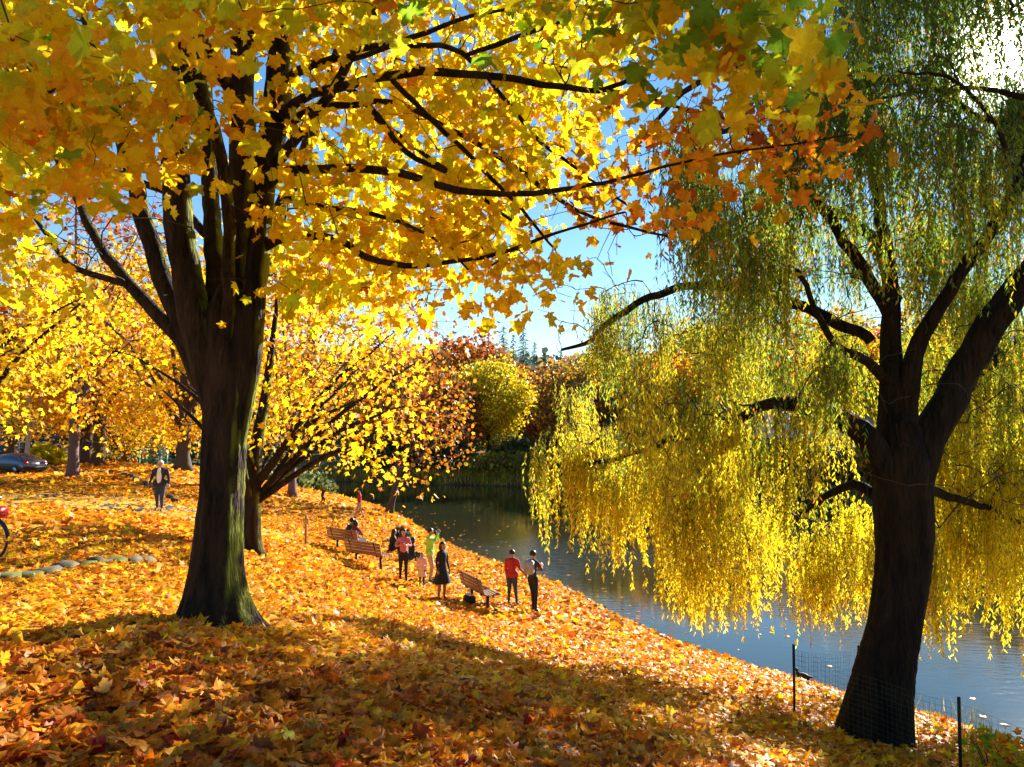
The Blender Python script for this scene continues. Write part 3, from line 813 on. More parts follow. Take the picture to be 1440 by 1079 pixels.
# ================================================================== the weeping willow
wb = at(1225, 1042, 12.0); wb[2] = gz(wb[0], wb[1]) - 0.1
willow = wroot('weeping_willow', tuple(wb), label='large weeping willow leaning right beside the river, dark trunk under hanging yellow-green strands', cat='tree')
W = Wood()
tp = [at(1222, 1050, 12), at(1238, 960, 12), at(1256, 880, 12), at(1270, 790, 12), at(1272, 720, 12), at(1268, 650, 12), at(1264, 600, 12), at(1262, 555, 12)]
tp[0] = wb.copy()
V, T, Q, rq = trunk_tube(tp, [.52, .43, .37, .385, .42, .41, .30, .06], n=48, ridges=0.06, flare=(0.22, 0.3))
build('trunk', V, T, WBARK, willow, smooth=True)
W.P += list(Q[-8:]); W.R += list(rq[-8:])
for pts in [
    [(1262, 700, 12, 46), (1222, 618, 11.9, 36), (1180, 590, 11.8, 32), (1135, 572, 11.7, 26), (1085, 566, 12, 17), (1020, 596, 12.8, 13), (955, 618, 13.8, 9), (890, 636, 14.8, 7), (830, 655, 15.6, 6), (780, 668, 16.2, 4)],
    [(1262, 640, 12, 50), (1256, 560, 12, 36), (1250, 500, 12.1, 29), (1256, 420, 12.2, 23), (1240, 320, 12.4, 18), (1225, 200, 12.8, 14), (1215, 60, 13.2, 13), (1200, -120, 13.5, 7)],
    [(1268, 620, 12, 40), (1285, 500, 11.8, 26), (1330, 420, 11.5, 20), (1388, 335, 11.2, 17), (1430, 260, 11, 18), (1460, 140, 10.8, 9), (1480, -40, 10.4, 8)],
    [(1282, 700, 12, 50), (1308, 615, 12, 46), (1345, 540, 12, 42), (1395, 455, 11.9, 41), (1450, 385, 11.8, 40), (1530, 280, 11.6, 34), (1600, 120, 11.4, 30), (1640, -60, 11.3, 16), (1650, -240, 11.5, 7)],
    [(1225, 480, 12.1, 16), (1150, 440, 12.6, 16), (1060, 408, 13.4, 14), (980, 402, 14.2, 12), (915, 418, 15, 11), (862, 448, 15.6, 9), (832, 478, 16, 7), (790, 492, 16.4, 4)],
    [(1250, 540, 12, 18), (1210, 500, 11.8, 14), (1175, 490, 11.6, 11), (1150, 440, 11.2, 9), (1120, 380, 10.8, 7)],
    [(1250, 440, 12.1, 20), (1190, 340, 11.6, 16), (1120, 250, 11.0, 13), (1060, 190, 10.4, 10), (1000, 180, 9.8, 7)],
    [(1225, 230, 12.7, 16), (1180, 150, 12.9, 14), (1240, 112, 12.8, 13), (1310, 120, 12.5, 12), (1370, 160, 12, 9), (1420, 175, 11.6, 5)],
    [(1225, 200, 12.8, 14), (1140, 110, 13.6, 13), (1050, 90, 14.6, 11), (960, 130, 15.6, 8), (900, 200, 16.4, 5)],
    [(1430, 260, 11, 9), (1390, 160, 10.6, 6), (1330, 110, 10.2, 5), (1260, 100, 9.8, 3)],
    [(1460, 140, 10.8, 10), (1380, 124, 11, 6), (1300, 128, 11.3, 5), (1220, 140, 11.6, 4)],
    [(1240, 700, 12.3, 16), (1200, 680, 12.8, 13), (1160, 700, 13.5, 9), (1120, 730, 14.5, 6)],
    [(1300, 690, 12.2, 16), (1345, 700, 13, 11), (1400, 720, 14.2, 7), (1450, 740, 15.2, 4)],
    [(1310, 610, 12.2, 26), (1350, 560, 13.6, 20), (1400, 500, 15.2, 15), (1440, 470, 17, 10), (1470, 480, 19, 5)],
    [(1258, 420, 12.4, 20), (1230, 340, 14, 16), (1180, 300, 15.8, 12), (1120, 300, 17.4, 9), (1060, 340, 19, 5)],
]:
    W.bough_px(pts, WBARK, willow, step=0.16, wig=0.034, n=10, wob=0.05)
# anchor points for curtains: (px0,px1, py0,py1, depth0,depth1, n, min length, max length)
CUR = [
 (735, 960, 610, 690, 15.2, 17.2, 92, .9, 2.3), (940, 1120, 560, 720, 13.2, 16.8, 84, 1.0, 2.9), (960, 1220, 700, 800, 13.5, 17.0, 70, .8, 1.8),
 (1130, 1300, 700, 790, 14.0, 17.0, 40, .8, 1.8),
 (840, 1000, 400, 500, 14.5, 17, 38, .7, 2.0), (960, 1130, 290, 470, 13, 17, 50, 1.0, 3.0),
 (930, 1120, 150, 300, 9.8, 13.5, 54, .9, 2.3), (1080, 1300, 60, 260, 9.8, 13, 70, .8, 2.1), (1260, 1460, 120, 300, 9.5, 12.5, 58, .7, 1.9), (1000, 1250, 260, 380, 11, 15, 48, .8, 2.4),
 (1060, 1460, -130, 100, 10, 14, 50, .8, 1.9), (1200, 1450, 300, 430, 12.6, 17, 90, .8, 2.4),
 (1300, 1480, 560, 760, 13, 18, 150, 1.0, 2.6), (1280, 1480, 420, 560, 13.5, 19, 70, 1.0, 2.4), (1000, 1240, 420, 560, 15, 19, 70, .8, 2.2),
 (1450, 1800, 0, 700, 11.5, 17, 96, 1.0, 3.2), (870, 1160, 490, 580, 10.6, 12.6, 46, .8, 1.7), (1120, 1460, -60, 140, 9.8, 12, 74, .9, 2.2), (1150, 1480, -180, 40, 10.5, 15, 80, .8, 2.0), (1330, 1480, 60, 260, 11, 16, 44, .9, 2.2), (1000, 1500, -420, -130, 9.5, 15, 20, .8, 2.0), (760, 840, 520, 610, 16, 18, 14, .6, 1.4), (770, 960, 415, 500, 15, 16.5, 16, .4, 1.1)]
anch, lens = [], []
for a, b, c, d, e, f_, n, l0, l1 in CUR:
    q = at_arr(rng.uniform(a, b, n), rng.uniform(c, d, n), rng.uniform(e, f_, n))
    kc = max(3, n // 4); ctr = q[:kc]; wch = rng.integers(0, kc, n)
    q = ctr[wch] + rng.normal(0, 1, (n, 3)) * np.array([.20, .26, .16])
    ax_, ay_, _ = project(q)
    kp = ~((ax_ > 1330) & (ax_ < 1500) & (ay_ < 75) & (ay_ > -260) & (rng.random(n) < .45))
    q = q[kp]; anch.append(q); lens.append(rng.uniform(l0, l1, len(q)))
anch = np.vstack(anch); lens = np.concatenate(lens)
inner = blob([(1090, 1460, 280, 720, 11, 15.5, 420), (960, 1200, 60, 420, 10.5, 15, 160), (1150, 1460, -80, 300, 10.5, 14, 300), (780, 1100, 430, 680, 13, 17, 110), (755, 960, 395, 530, 14.6, 16.6, 60)])
W.colonise(np.vstack([anch, inner]), sag=0.16, minr=0.0045, wander=0.09, power=0.42)
o = W.twig.link('twigs', TWIG, willow, smooth=True); o['kind'] = 'stuff'
def hang_strands(anch, lens, per=5, spread=.30, floor=None, step=.05, leaf=(.085, .0085), mat_twig=TWIG):
    SP, SA, SN, SS, SC = [], [], [], [], []
    tw = MB()
    for a, L in zip(anch, lens):
        tone = rng.uniform(0, 1)
        for _ in range(per):
            s0 = a + rng.normal(0, 1, 3) * np.array([spread, spread, .12])
            l = L * rng.uniform(.55, 1.1)
            if floor is not None:
                l = min(l, s0[2] - floor(s0))
                if l < .3: continue
            out = rng.normal(0, 1, 2); out /= np.linalg.norm(out)
            m = 5
            t = np.linspace(0, 1, m)
            sway = rng.uniform(.02, .14) * l
            Pq = np.stack([s0[0] + out[0] * sway * np.sqrt(t) + .03 * l * np.sin(t * 5 + a[0] * 3), s0[1] + out[1] * sway * np.sqrt(t), s0[2] - l * t + .06 * np.sin(t * 3) * l], 1)
            tw.tube(Pq, np.linspace(.0035, .0012, m), 3, cap=False)
            k = int(l / (step * np.interp(a[2], [6.5, 8.5], [1, 1.3])))
            u = np.sort(rng.uniform(0.02, 1, k))
            pos = np.stack([np.interp(u, t, Pq[:, q]) for q in range(3)], 1)
            side = rng.normal(size=(k, 3)) * np.array([1, 1, .25])
            side /= np.linalg.norm(side, axis=1, keepdims=True)
            A = side * rng.uniform(.35, .9, (k, 1)) + np.array([0, 0, -1.0])
            SP.append(pos); SA.append(A); SN.append(rng.normal(size=(k, 3))); SS.append(leaf[0] * rng.uniform(.7, 1.35, k))
            SC.append(np.full(k, tone) + rng.normal(0, .18, k))
    P, A, N, S, Cn = map(np.concatenate, (SP, SA, SN, SS, SC))
    w = leaf[1] / leaf[0]
    tv = np.array([(0, 0, 0), (w, .35, .02), (0, 1, -.06), (-w, .35, .02)])
    tt = np.array([(0, 1, 2), (0, 2, 3)])
    return tw, P, A, N, S, Cn, [(tv, tt)]
def wfloor(s):
    g = max(gz(s[0], s[1]), 0.0)
    px, py, f = project(s[None])
    lim = np.interp(px[0], [700, 745, 800, 850, 900, 1000, 1100, 1200, 1300, 1440, 2000], [780, 790, 835, 800, 855, 865, 885, 905, 925, 955, 980]) + rng.normal(0, 20) - 34 * abs(math.sin(px[0] * .021 + s[1] * 1.3)) + 14
    return max(g + .25, at(px[0], lim, s[1])[2])
tw, P_, A_, N_, S_, Cn, TW = hang_strands(anch, lens, per=8, spread=.13, floor=wfloor, step=.036, leaf=(.095, .0120))
Cn = np.clip(Cn * .8 + .42 * (CAMZ + .6 - P_[:, 2]) / 3.2, 0, 1.3)[:, None]  # height term: shade above and sunlight below put into the leaf colour
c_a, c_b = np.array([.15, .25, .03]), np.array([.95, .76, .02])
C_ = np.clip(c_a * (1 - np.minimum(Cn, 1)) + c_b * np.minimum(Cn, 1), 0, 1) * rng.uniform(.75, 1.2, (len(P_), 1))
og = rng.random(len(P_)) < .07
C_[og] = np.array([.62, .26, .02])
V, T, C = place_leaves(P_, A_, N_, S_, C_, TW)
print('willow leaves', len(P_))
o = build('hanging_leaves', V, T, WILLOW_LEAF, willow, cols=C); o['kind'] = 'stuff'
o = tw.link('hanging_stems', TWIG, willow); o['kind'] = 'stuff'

# ================================================================== other broadleaf trees
def broadleaf(name, label, px, depth, dia, crown, n_clump, per, size, wts, lod=1, rad=.35, group=None, bark=FBARK, fork=.28, nlimb=6, lean=0, minr=.006, trunk_px=None, base_off=(0, 0), clip=None, cone=False, droop=.6, wander=.07):
    """crown: (centre dx, dy, height of centre, rx, ry, rz) in metres round the base"""
    u = at(px, 605, depth)
    b = np.array([u[0] + base_off[0], depth + base_off[1], 0]); b[2] = gz(b[0], b[1]) - .08
    root = wroot(name, tuple(b), label=label, cat='tree')
    if group: root['group'] = group
    dx, dy, hz, rx, ry, rz = crown
    top = hz + rz * .75
    W = Wood(); tr = MB()
    tp = np.array([(0, 0, 0), (lean * .2, 0, top * .12), (lean * .5, 0, top * .3), (lean * .8 + dx * .4, dy * .4, top * .6), (lean + dx * .8, dy * .8, top)]) + b
    Q = densify(tp, max(.25, top / 30), dia * .05)
    rr = np.interp(np.linspace(0, 1, len(Q)), [0, .06, .3, .6, 1], [dia * .85, dia * .53, dia * .45, dia * .27, dia * .04])
    tr.tube(Q, rr, 12, wob=.06)
    W.P += list(Q[len(Q) // 4:]); W.R += list(rr[len(Q) // 4:])
    for q in range(nlimb):
        a = 6.283 * q / nlimb + rng.uniform(-.4, .4)
        f0 = rng.uniform(fork * .6, fork * 1.7)
        i0 = int(len(Q) * f0)
        e = b + np.array([dx + rx * .72 * math.cos(a), dy + ry * .72 * math.sin(a), hz + rz * rng.uniform(-.45, .5)])
        s0 = Q[i0]; mid = s0 * .5 + e * .5 + np.array([0, 0, .06 * top])
        W.limb3([s0, mid, e], [rr[i0] * .44, rr[i0] * .28, rr[i0] * .09], step=top / 30, wig=dia * .07, n=7, wob=.04)
    th = rng.uniform(0, 6.283, n_clump); cz = rng.uniform(-1, 1, n_clump); rd = rng.uniform(.25, 1, n_clump) ** .45
    s = np.sqrt(1 - cz ** 2) * rd
    if cone: s = (1 - (cz + 1) / 2) ** .8 * np.sqrt(rng.random(n_clump))
    C0 = np.stack([dx + rx * s * np.cos(th), dy + ry * s * np.sin(th), hz + rz * cz * (rd if not cone else 1)], 1) + b
    C0 += .12 * rx * np.stack([np.sin(C0[:, 2] * 1.7 / max(rad, .3) * .5), np.sin(C0[:, 0] * 1.1), np.sin(C0[:, 0] * .9 + C0[:, 1])], 1)
    if clip is not None:
        a, b_, f = project(C0); C0 = C0[clip(a, b_, f)]
    W.colonise(C0, sag=.06, minr=minr, wander=wander, power=.42)
    tr.link('trunk', bark, root, smooth=True)
    W.limb.add(np.vstack(W.twig.V), np.vstack(W.twig.T))
    W.limb.link('branches', bark, root, smooth=True)['kind'] = 'stuff'
    if per > 0:
        P, A, N, S = clump_leaves(C0, per, rad, size, droop=droop)
        cl = colours(len(P), wts)
        m = rng.normal(0, .10, (len(C0), 3)).repeat(per, 0)
        cl = np.clip(cl * (1 + m), .003, .95)
        V, T, C = place_leaves(P, A, N, S, cl, {0: TPL0, 1: TPL1, 2: TPL2}[lod])
        o = build('foliage', V, T, MAPLE_LEAF if lod else FAR_LEAF, root, cols=C); o['kind'] = 'stuff'
    return root

GT_ = dict(yellow=5, gold=4, bright=3, orange=.5, ygreen=.4)
broadleaf('maple_tree', 'slender maple directly behind the huge trunk, golden boughs reaching low over the slope', 357, 20.2, .46, (.6, .5, 4.6, 5.0, 4.6, 3.6), 680, 8, .125, dict(yellow=5, gold=5, bright=2, orange=2), lod=1, rad=.30, bark=BARK, nlimb=14, fork=.2, minr=.005,
          clip=lambda x, y, f: ~((x > 160) & (x < 345) & (y > 480)) & ~((y > 630 + (x - 380) * .30) & (x > 340)) & ~((x > 500) & (y < 300)) & ~(x > 600 + 8 * np.sin(y * .1)) & ~((x > 570) & (y < 430)))
broadleaf('maple_tree', 'yellow maple at the left edge, its leafy boughs hanging above the leaf covered road', -95, 21, .45, (.6, .5, 5.6, 4.6, 4.2, 3.0), 300, 12, .13, GT_, lod=1, rad=.32, bark=BARK, nlimb=8, fork=.25, minr=.005, clip=lambda x, y, f: ~((y < 350) & (x > 0)))

def copy_tree(root, loc, rz=0, sc=1.0, label=None, group=None):
    c = root.copy(); COL.objects.link(c)
    c.location = loc; c.rotation_euler = (0, 0, rz); c.scale = (sc, sc, sc)
    if label: c['label'] = label
    if group: c['group'] = group
    for ch in list(root.children):
        d = ch.copy(); COL.objects.link(d); d.parent = c
        d.matrix_parent_inverse = ch.matrix_parent_inverse.copy()
    return c
def place(root, px, depth, rz=0, sc=1.0, label=None, group=None):
    x = (px - 720) / F * depth
    return copy_tree(root, (x, depth, gz(x, depth) - .1), rz, sc, label, group)

G1 = 'maples across the park'
t_a = broadleaf('maple_tree', 'broad golden maple with spreading bare boughs, just behind the walking man', 258, 47, .8, (0, 0, 8.5, 9.5, 8, 6.0), 640, 18, .18, dict(yellow=5, gold=5, bright=2, orange=1), lod=0, rad=.55, nlimb=11, fork=.18, minr=.012, group=G1)
t_b = broadleaf('maple_tree', 'dark leaning maple trunk right of the pair beyond the kerb', 139, 61, .75, (0, 0, 9.5, 8, 8, 6.5), 480, 18, .20, dict(yellow=4, gold=5, orange=2), lod=0, rad=.6, nlimb=9, fork=.22, minr=.012, group=G1)
place(t_b, 124, 63, 2.0, .95, 'straight brown maple trunk left of the pair beyond the kerb', G1)
place(t_a, 180, 80, 1.1, .9, 'far maple with a short dark trunk between the playground and the trunk pair', G1)
place(t_a, 20, 66, 2.6, .95, 'golden maple behind the parked car, crown against the blue sky', G1)
place(t_b, -60, 84, .7, 1.1, 'tall maple far left, only its golden crown reaching into view', G1)
place(t_a, 330, 72, 3.6, 1.05, 'far maple hidden behind the huge trunk, gold crown showing both sides', G1)
birch = broadleaf('birch_tree', 'thin pale grey birch trunk beside the parked blue car', 40, 57, .34, (0, 0, 7, 3.2, 3.2, 4.5), 120, 12, .16, dict(ygreen=3, yellow=4), lod=0, rad=.5, bark=plain('birch_bark', (.45, .38, .26), .8, var=.3, scale=5), nlimb=5, minr=.01)
bare = broadleaf('bare_tree', 'nearly bare maple with purple brown twigs and a few rust leaves, above the slope', 412, 48, .45, (3.0, 0, 11.5, 7.5, 6, 6.5), 700, 3, .20, dict(rust=5, brown=3, orange=2), lod=0, rad=.5, nlimb=9, fork=.25, minr=.011, bark=plain('purple_bark', (.12, .07, .065), .85, var=.3, scale=3), wander=.11)
bare2 = place(bare, 105, 44, 2.2, 1.1, 'nearly bare tree with fine grey twigs against the left sky')
rust = broadleaf('maple_tree', 'russet leaved tree leaning out over the far end of the river', 548, 52, .4, (2.8, 1, 7.2, 3.2, 4, 4.3), 260, 6, .2, dict(rust=2.5, gold=4, orange=3, brown=4, olive=2), lod=0, rad=.5, nlimb=8, fork=.25, lean=1.5, minr=.010, wander=.1,
                 clip=lambda x, y, f: ~((x > 540) & (y > 690)) & (x < 660) & ~((y < 470) & (x > 615)))
# far bank
f_will = broadleaf('willow_tree', 'rounded yellow-green tree on the far bank, above the white tent', 688, 96, .6, (0, 0, 7.6, 5.4, 5, 4.9), 520, 20, .26, dict(wyellow=4, ygreen=3, yellow=2, olive=2), lod=0, rad=.6, nlimb=9, minr=.012, droop=2.0)
f_rust = broadleaf('broadleaf_tree', 'bushy rust brown tree low over the dark far bank', 625, 93, .5, (0, 0, 6.6, 5.2, 5, 4.6), 420, 13, .28, dict(rust=4, orange=3, brown=4, olive=1), lod=0, rad=.6, nlimb=9, minr=.014, wander=.1)
f_brown = broadleaf('broadleaf_tree', 'bare brown tree with drooping twigs beside the grey house on the far bank', 810, 92, .5, (0, 0, 7.0, 5.6, 5, 5.0), 620, 7, .26, dict(brown=4, olive=3, gold=2), lod=0, rad=.6, nlimb=10, minr=.016, wander=.12, droop=2.0)
f_gold = broadleaf('broadleaf_tree', 'golden tree on the far bank, first one seen left of the willow trunk', 960, 84, .5, (0, 0, 7.0, 6, 5.5, 5.2), 480, 18, .30, dict(wyellow=4, gold=4, orange=1.5, olive=1.5), lod=0, rad=.7, nlimb=9, minr=.014)
FBG = 'trees along the far bank'
for o in (f_will, f_rust, f_brown, f_gold): o['group'] = FBG
for root, px, d, rz, sc, lab in [
    (f_rust, 655, 112, 1.0, 1.5, 'tall orange brown tree on the rise behind the rounded yellow-green one'),
    (f_will, 712, 132, 2.0, 1.05, 'pale green tree below the conifer skyline at the river bend'),
    (f_brown, 588, 106, 2.0, 1.2, 'dark brown tree at the bend, left of the bushy rust tree'),
    (f_gold, 545, 120, .4, 1.3, 'golden tree beyond the river bend, behind the low maple boughs'),
    (f_rust, 760, 112, 3.0, 1.1, 'muted brown tree behind the white tent'),
    (f_will, 855, 100, 3.5, 1.1, 'yellow-green tree showing under the arching willow bough'),
    (f_brown, 905, 96, .5, 1.15, 'brown twiggy tree behind the left curtain of the willow'),
    (f_gold, 1035, 88, 2.5, 1.0, 'golden tree left of the house seen through the willow'),
    (f_rust, 1110, 100, .3, 1.25, 'brown orange tree behind the house seen through the willow'),
    (f_gold, 1200, 92, 1.3, 1.2, 'golden tree just left of the willow trunk on the far bank'),
    (f_will, 1290, 80, .9, 1.0, 'yellow-green tree behind the fork of the willow trunk'),
    (f_gold, 1370, 84, 3.3, 1.2, 'golden tree behind the heavy right limb of the willow'),
    (f_brown, 1430, 74, 1.8, 1.1, 'brown tree at the right edge beyond the river'),
    (f_gold, 1500, 76, 4.2, 1.2, 'golden tree past the right edge beyond the river'),
    (f_rust, 1600, 74, 2.2, 1.2, 'rust tree past the right edge beyond the river'),
    (f_will, 990, 118, 2.2, 1.5, 'tall yellow-green tree on the rise behind the left willow curtain'),
    (f_gold, 1150, 125, .2, 1.6, 'tall golden tree on the rise above the house'),
    (f_rust, 1310, 112, 4.0, 1.7, 'tall rust tree on the rise behind the willow trunk'),
]:
    place(root, px, d, rz, sc, lab, FBG)

# conifers: whorls of drooping needle sprays
def conifer(name, label, px, depth, h, w, col, seed=0, per=26):
    r = np.random.default_rng(seed)
    x = (px - 720) / F * depth
    b = np.array([x, depth, gz(x, depth) - .1])
    root = wroot(name, tuple(b), label=label, cat='tree')
    tr = MB(); tr.tube([b, b + [0, 0, h * .5], b + [0, 0, h]], [h * .016, h * .010, h * .002], 7)
    tr.link('trunk', FBARK, root, smooth=True)
    Vs, n = [], int(h * 2.6)
    for L in range(n):
        f = (L + .5) / n
        z = h * (.08 + .92 * f); rad = w * (1 - f) ** .85 * r.uniform(.75, 1.15) + .1
        m = max(4, int(9 * (1 - f) + 4)); a0 = r.uniform(0, 6.28)
        for q in range(m):
            a = a0 + 6.283 * q / m + r.uniform(-.25, .25); l = rad * r.uniform(.65, 1.12)
            d = np.array([math.cos(a), math.sin(a), -.18 - .2 * r.random()])
            k = max(3, int(l * 3.2))
            for t in (np.arange(k) + r.random()) / k:
                c = b + np.array([0, 0, z]) + d * l * t
                s = .75 * (1.1 - .6 * t) * r.uniform(.6, 1.3)
                e1 = r.normal(size=3) * np.array([1, 1, .35]); e1 /= np.linalg.norm(e1)
                tip = c + d * s * .9 + e1 * s * .5
                Vs.append([c - e1 * s * .2, c + np.array([0, 0, s * .28]), tip])
    V = np.array(Vs).reshape(-1, 3); T = np.arange(len(V)).reshape(-1, 3)
    cc = np.array(col) * r.uniform(.6, 1.5, (len(T), 1))
    o = build('needles', V, T, FAR_LEAF, root, cols=np.repeat(np.clip(cc, 0, 1), 3, 0)); o['kind'] = 'stuff'
    return root
CG = 'conifers on the wooded hill'
con = conifer('conifer', 'tallest dark conifer on the skyline above the river bend', 736, 185, 20, 6.0, (.06, .11, .08), 1)
con2 = conifer('conifer', 'ragged slim conifer on the skyline just left of the tallest', 722, 190, 18, 5.0, (.07, .12, .09), 2)
con['group'] = con2['group'] = CG
for q, (px, d, rz, sc, lab) in enumerate([
    (708, 195, 1, 1.0, 'dark conifer high on the skyline behind the orange brown crown'), (690, 204, 2, .9, 'dark conifer high on the skyline above the rounded tree'), (672, 190, 3, .75, 'conifer left of the sky gap, half hidden by rust leaves'),
    (752, 205, 2, .85, 'short conifer just right of the tallest on the skyline'), (768, 200, 4, .62, 'small conifer at the foot of the open sky gap'), (789, 208, 5, .7, 'conifer on the low skyline right of the sky gap'),
    (800, 196, .5, .55, 'conifer on the low skyline under the willow arch'), (826, 212, 1.5, .75, 'conifer behind the tip of the willow arch'), (848, 198, 2.5, .6, 'conifer under the willow arch on the hill'),
    (655, 207, 1.5, .9, 'conifer at the left end of the hill skyline')]):
    place([con, con2][q % 2], px, d, rz, sc, lab, CG)
place(con, 222, 78, 1.0, .33, 'small dark green conifer on the lawn beside the playground')
LG = 'dark evergreens behind the park'
for q, (px, d, sc, lab) in enumerate([(-120, 100, .9, 'evergreen far left behind the blue house'), (-40, 104, 1.0, 'evergreen left of the blue house roof'), (60, 108, .95, 'evergreen behind the blue house'), (115, 112, 1.05, 'evergreen right of the blue house'),
                              (165, 106, .9, 'evergreen behind the far short maple trunk'), (205, 110, 1.0, 'evergreen behind the playground'), (245, 104, .9, 'evergreen right of the playground'), (300, 108, 1.0, 'evergreen behind the huge trunk'),
                              (350, 112, 1.0, 'evergreen right of the huge trunk, far off'), (395, 108, .9, 'evergreen beyond the top of the sunny slope'), (440, 118, .9, 'evergreen beyond the low maple boughs')]):
    place([con, con2][q % 2], px, d, q * 1.3, sc, lab, LG)
# the wood that covers the hill
n = 2600
hx = rng.uniform(-180, 260, n); hy = rng.uniform(125, 330, n)
hz_ = height(hx, hy)
ok = (hz_ > 2) & ((hx / hy * F + 720 > 430) | (hy > 200))
hx, hy, hz_ = hx[ok], hy[ok], hz_[ok]
per = 24
kind = rng.random(len(hx)); H = rng.uniform(7, 13, len(hx))
t = rng.random((len(hx), per)) ** .7
a = rng.uniform(0, 6.28, (len(hx), per)); wd = np.where(kind < .5, .22, .42)[:, None] * H[:, None] * np.where(kind[:, None] < .5, 1.05 - t, np.sqrt(np.clip(1 - (2 * t - 1) ** 2, 0, 1)) + .1) * np.sqrt(rng.random(t.shape))
C0 = np.stack([hx[:, None] + wd * np.cos(a), hy[:, None] + wd * np.sin(a), hz_[:, None] + H[:, None] * t], -1).reshape(-1, 3)
cc = np.where((kind < .5)[:, None], np.array([[.06, .10, .08]]), np.array([[.30, .16, .07]]))
alt = rng.random(len(kind)); cc[(kind >= .5) & (alt < .35)] = (.26, .25, .06); cc[(kind >= .5) & (alt > .8)] = (.42, .25, .06)
cc = np.repeat(cc, per, 0) * rng.uniform(.7, 1.4, (len(C0), 1))
V, T, C = place_leaves(C0, unit(len(C0), (0, 0, -.3)), unit(len(C0)), rng.uniform(1.1, 2.2, len(C0)), cc, TPL0[:1])
o = build('hill_wood', V, T, FAR_LEAF, cols=C)
tag(o, 'far-off mixed wood of dark evergreens and brown trees covering the hill', 'wood', kind='stuff')

# ------------------------------------------------------------------ shrubs and reeds of the far bank
def shrub(name, label, loc, r, h, n, per, size, wts, cat='shrub', mat=None, minr=.006, lod=0):
    root = wroot(name, tuple(loc), label=label, cat=cat)
    b = np.array(loc); W = Wood()
    for q in range(5):
        a = q * 1.257 + rng.uniform(-.3, .3)
        W.limb3([b + [0, 0, -.05], b + [r * .25 * math.cos(a), r * .25 * math.sin(a), h * .4], b + [r * .6 * math.cos(a), r * .6 * math.sin(a), h * .8]], [minr * 2.4, minr * 1.6, minr * .8], step=h / 8, wig=h * .01, n=5)
    th = rng.uniform(0, 6.28, n); cz = rng.uniform(0, 1, n); rr = r * np.sqrt(np.clip(1.02 - cz ** 2, 0, 1)) * rng.uniform(.4, 1, n)
    C0 = np.stack([rr * np.cos(th), rr * np.sin(th), h * (.12 + .88 * cz)], 1) + b
    W.colonise(C0, minr=minr * .5)
    W.limb.add(np.vstack(W.twig.V), np.vstack(W.twig.T)); W.limb.link('stems', FBARK, root)
    P, A, N, S = clump_leaves(C0, per, r * .14, size, droop=.3)
    V, T, C = place_leaves(P, A, N, S, colours(len(P), wts), {0: TPL0, 1: TPL1}[lod])
    o = build('foliage', V, T, mat or FAR_LEAF, root, cols=C); o['kind'] = 'stuff'
    return root
def gp(px, d, dz=0.0):
    x = (px - 720) / F * d
    return (x, d, gz(x, d) + dz)
PAL['deepgreen'] = (.07, .11, .05); PAL['midgreen'] = (.18, .22, .05)  # the plants' own dark and mid green
s1 = shrub('bush', 'dark green bush at the water edge, left end of the far bank', gp(612, 91), 3.0, 2.4, 110, 22, .28, dict(deepgreen=5, midgreen=2))
s2 = shrub('bush', 'yellow-green bush low on the far bank under the rounded tree', gp(700, 86.5), 2.6, 1.6, 100, 22, .26, dict(midgreen=3, olive=3, ygreen=1))
s3 = shrub('bush', 'rusty brown bush at the water edge by the drooping tree', gp(790, 84), 2.6, 2.0, 100, 20, .26, dict(brown=3, olive=3, gold=1))
BG = 'bushes along the far bank'
for o in (s1, s2, s3): o['group'] = BG
for q, (pr, px, d, sc, lab) in enumerate([
    (s1, 645, 90, 1.0, 'dark green bush second along the far bank'), (s2, 668, 87.5, .8, 'olive bush close to the water below the dark ones'), (s1, 725, 93, 1.1, 'dark bush just below the white tent'), (s2, 742, 85.5, 1.0, 'olive bush at the left curtain of the willow, far bank'),
    (s1, 770, 88, 1.1, 'dark bush beneath the bare brown tree'), (s1, 830, 84, 1.1, 'dark bush right of the rusty brown one'), (s3, 870, 82, 1.0, 'brown bush behind the lower willow bough'), (s2, 930, 79, 1.1, 'olive bush behind the left willow curtain'),
    (s1, 1000, 77, 1.1, 'dark bush left of the house, far bank'), (s1, 1070, 73, 1.2, 'dark green bush in front of the house, left part'), (s1, 1130, 71, 1.1, 'dark green bush in front of the house, right part'), (s3, 1200, 68, 1.2, 'brown bush left of the willow trunk, far bank'),
    (s2, 1290, 65, 1.2, 'olive bush behind the willow trunk, far bank'), (s1, 1370, 62, 1.1, 'dark bush right of the willow trunk, far bank'), (s3, 1440, 60, 1.2, 'brown bush at the right edge, far bank'), (s1, 560, 95, 1.1, 'dark bush at the river bend beyond the slope'), (s1, 520, 99, 1.1, 'dark bush in the farthest corner of the river')]):
    place(pr, px, d, q * 1.1, sc, lab, BG)
s4 = shrub('hedge_bush', 'low dark bush at the top of the sunny slope', gp(398, 62), 2.4, 1.5, 90, 18, .22, dict(deepgreen=3, midgreen=3))
place(s4, 432, 66, 2.0, 1.0, 'second low dark bush at the top of the sunny slope')
shrub('fan_palm', 'spiky yellow-green shrub beside the pale birch trunk', gp(67, 62), 1.3, 1.4, 40, 14, .4, dict(ygreen=4, wyellow=2))
LW = 'undergrowth below the evergreens'
for q, (px, d) in enumerate([(80, 84), (100, 88), (160, 90), (188, 92), (250, 88), (275, 90)]):
    place(s1, px, d, q * 1.7, 1.0, ['dark bush right of the blue house wall', 'dark bush in front of the evergreens by the blue house', 'dark bush behind the twin maple trunks', 'dark bush left of the playground', 'dark bush right of the small conifer', 'dark bush beside the golden maple trunk'][q], LW)

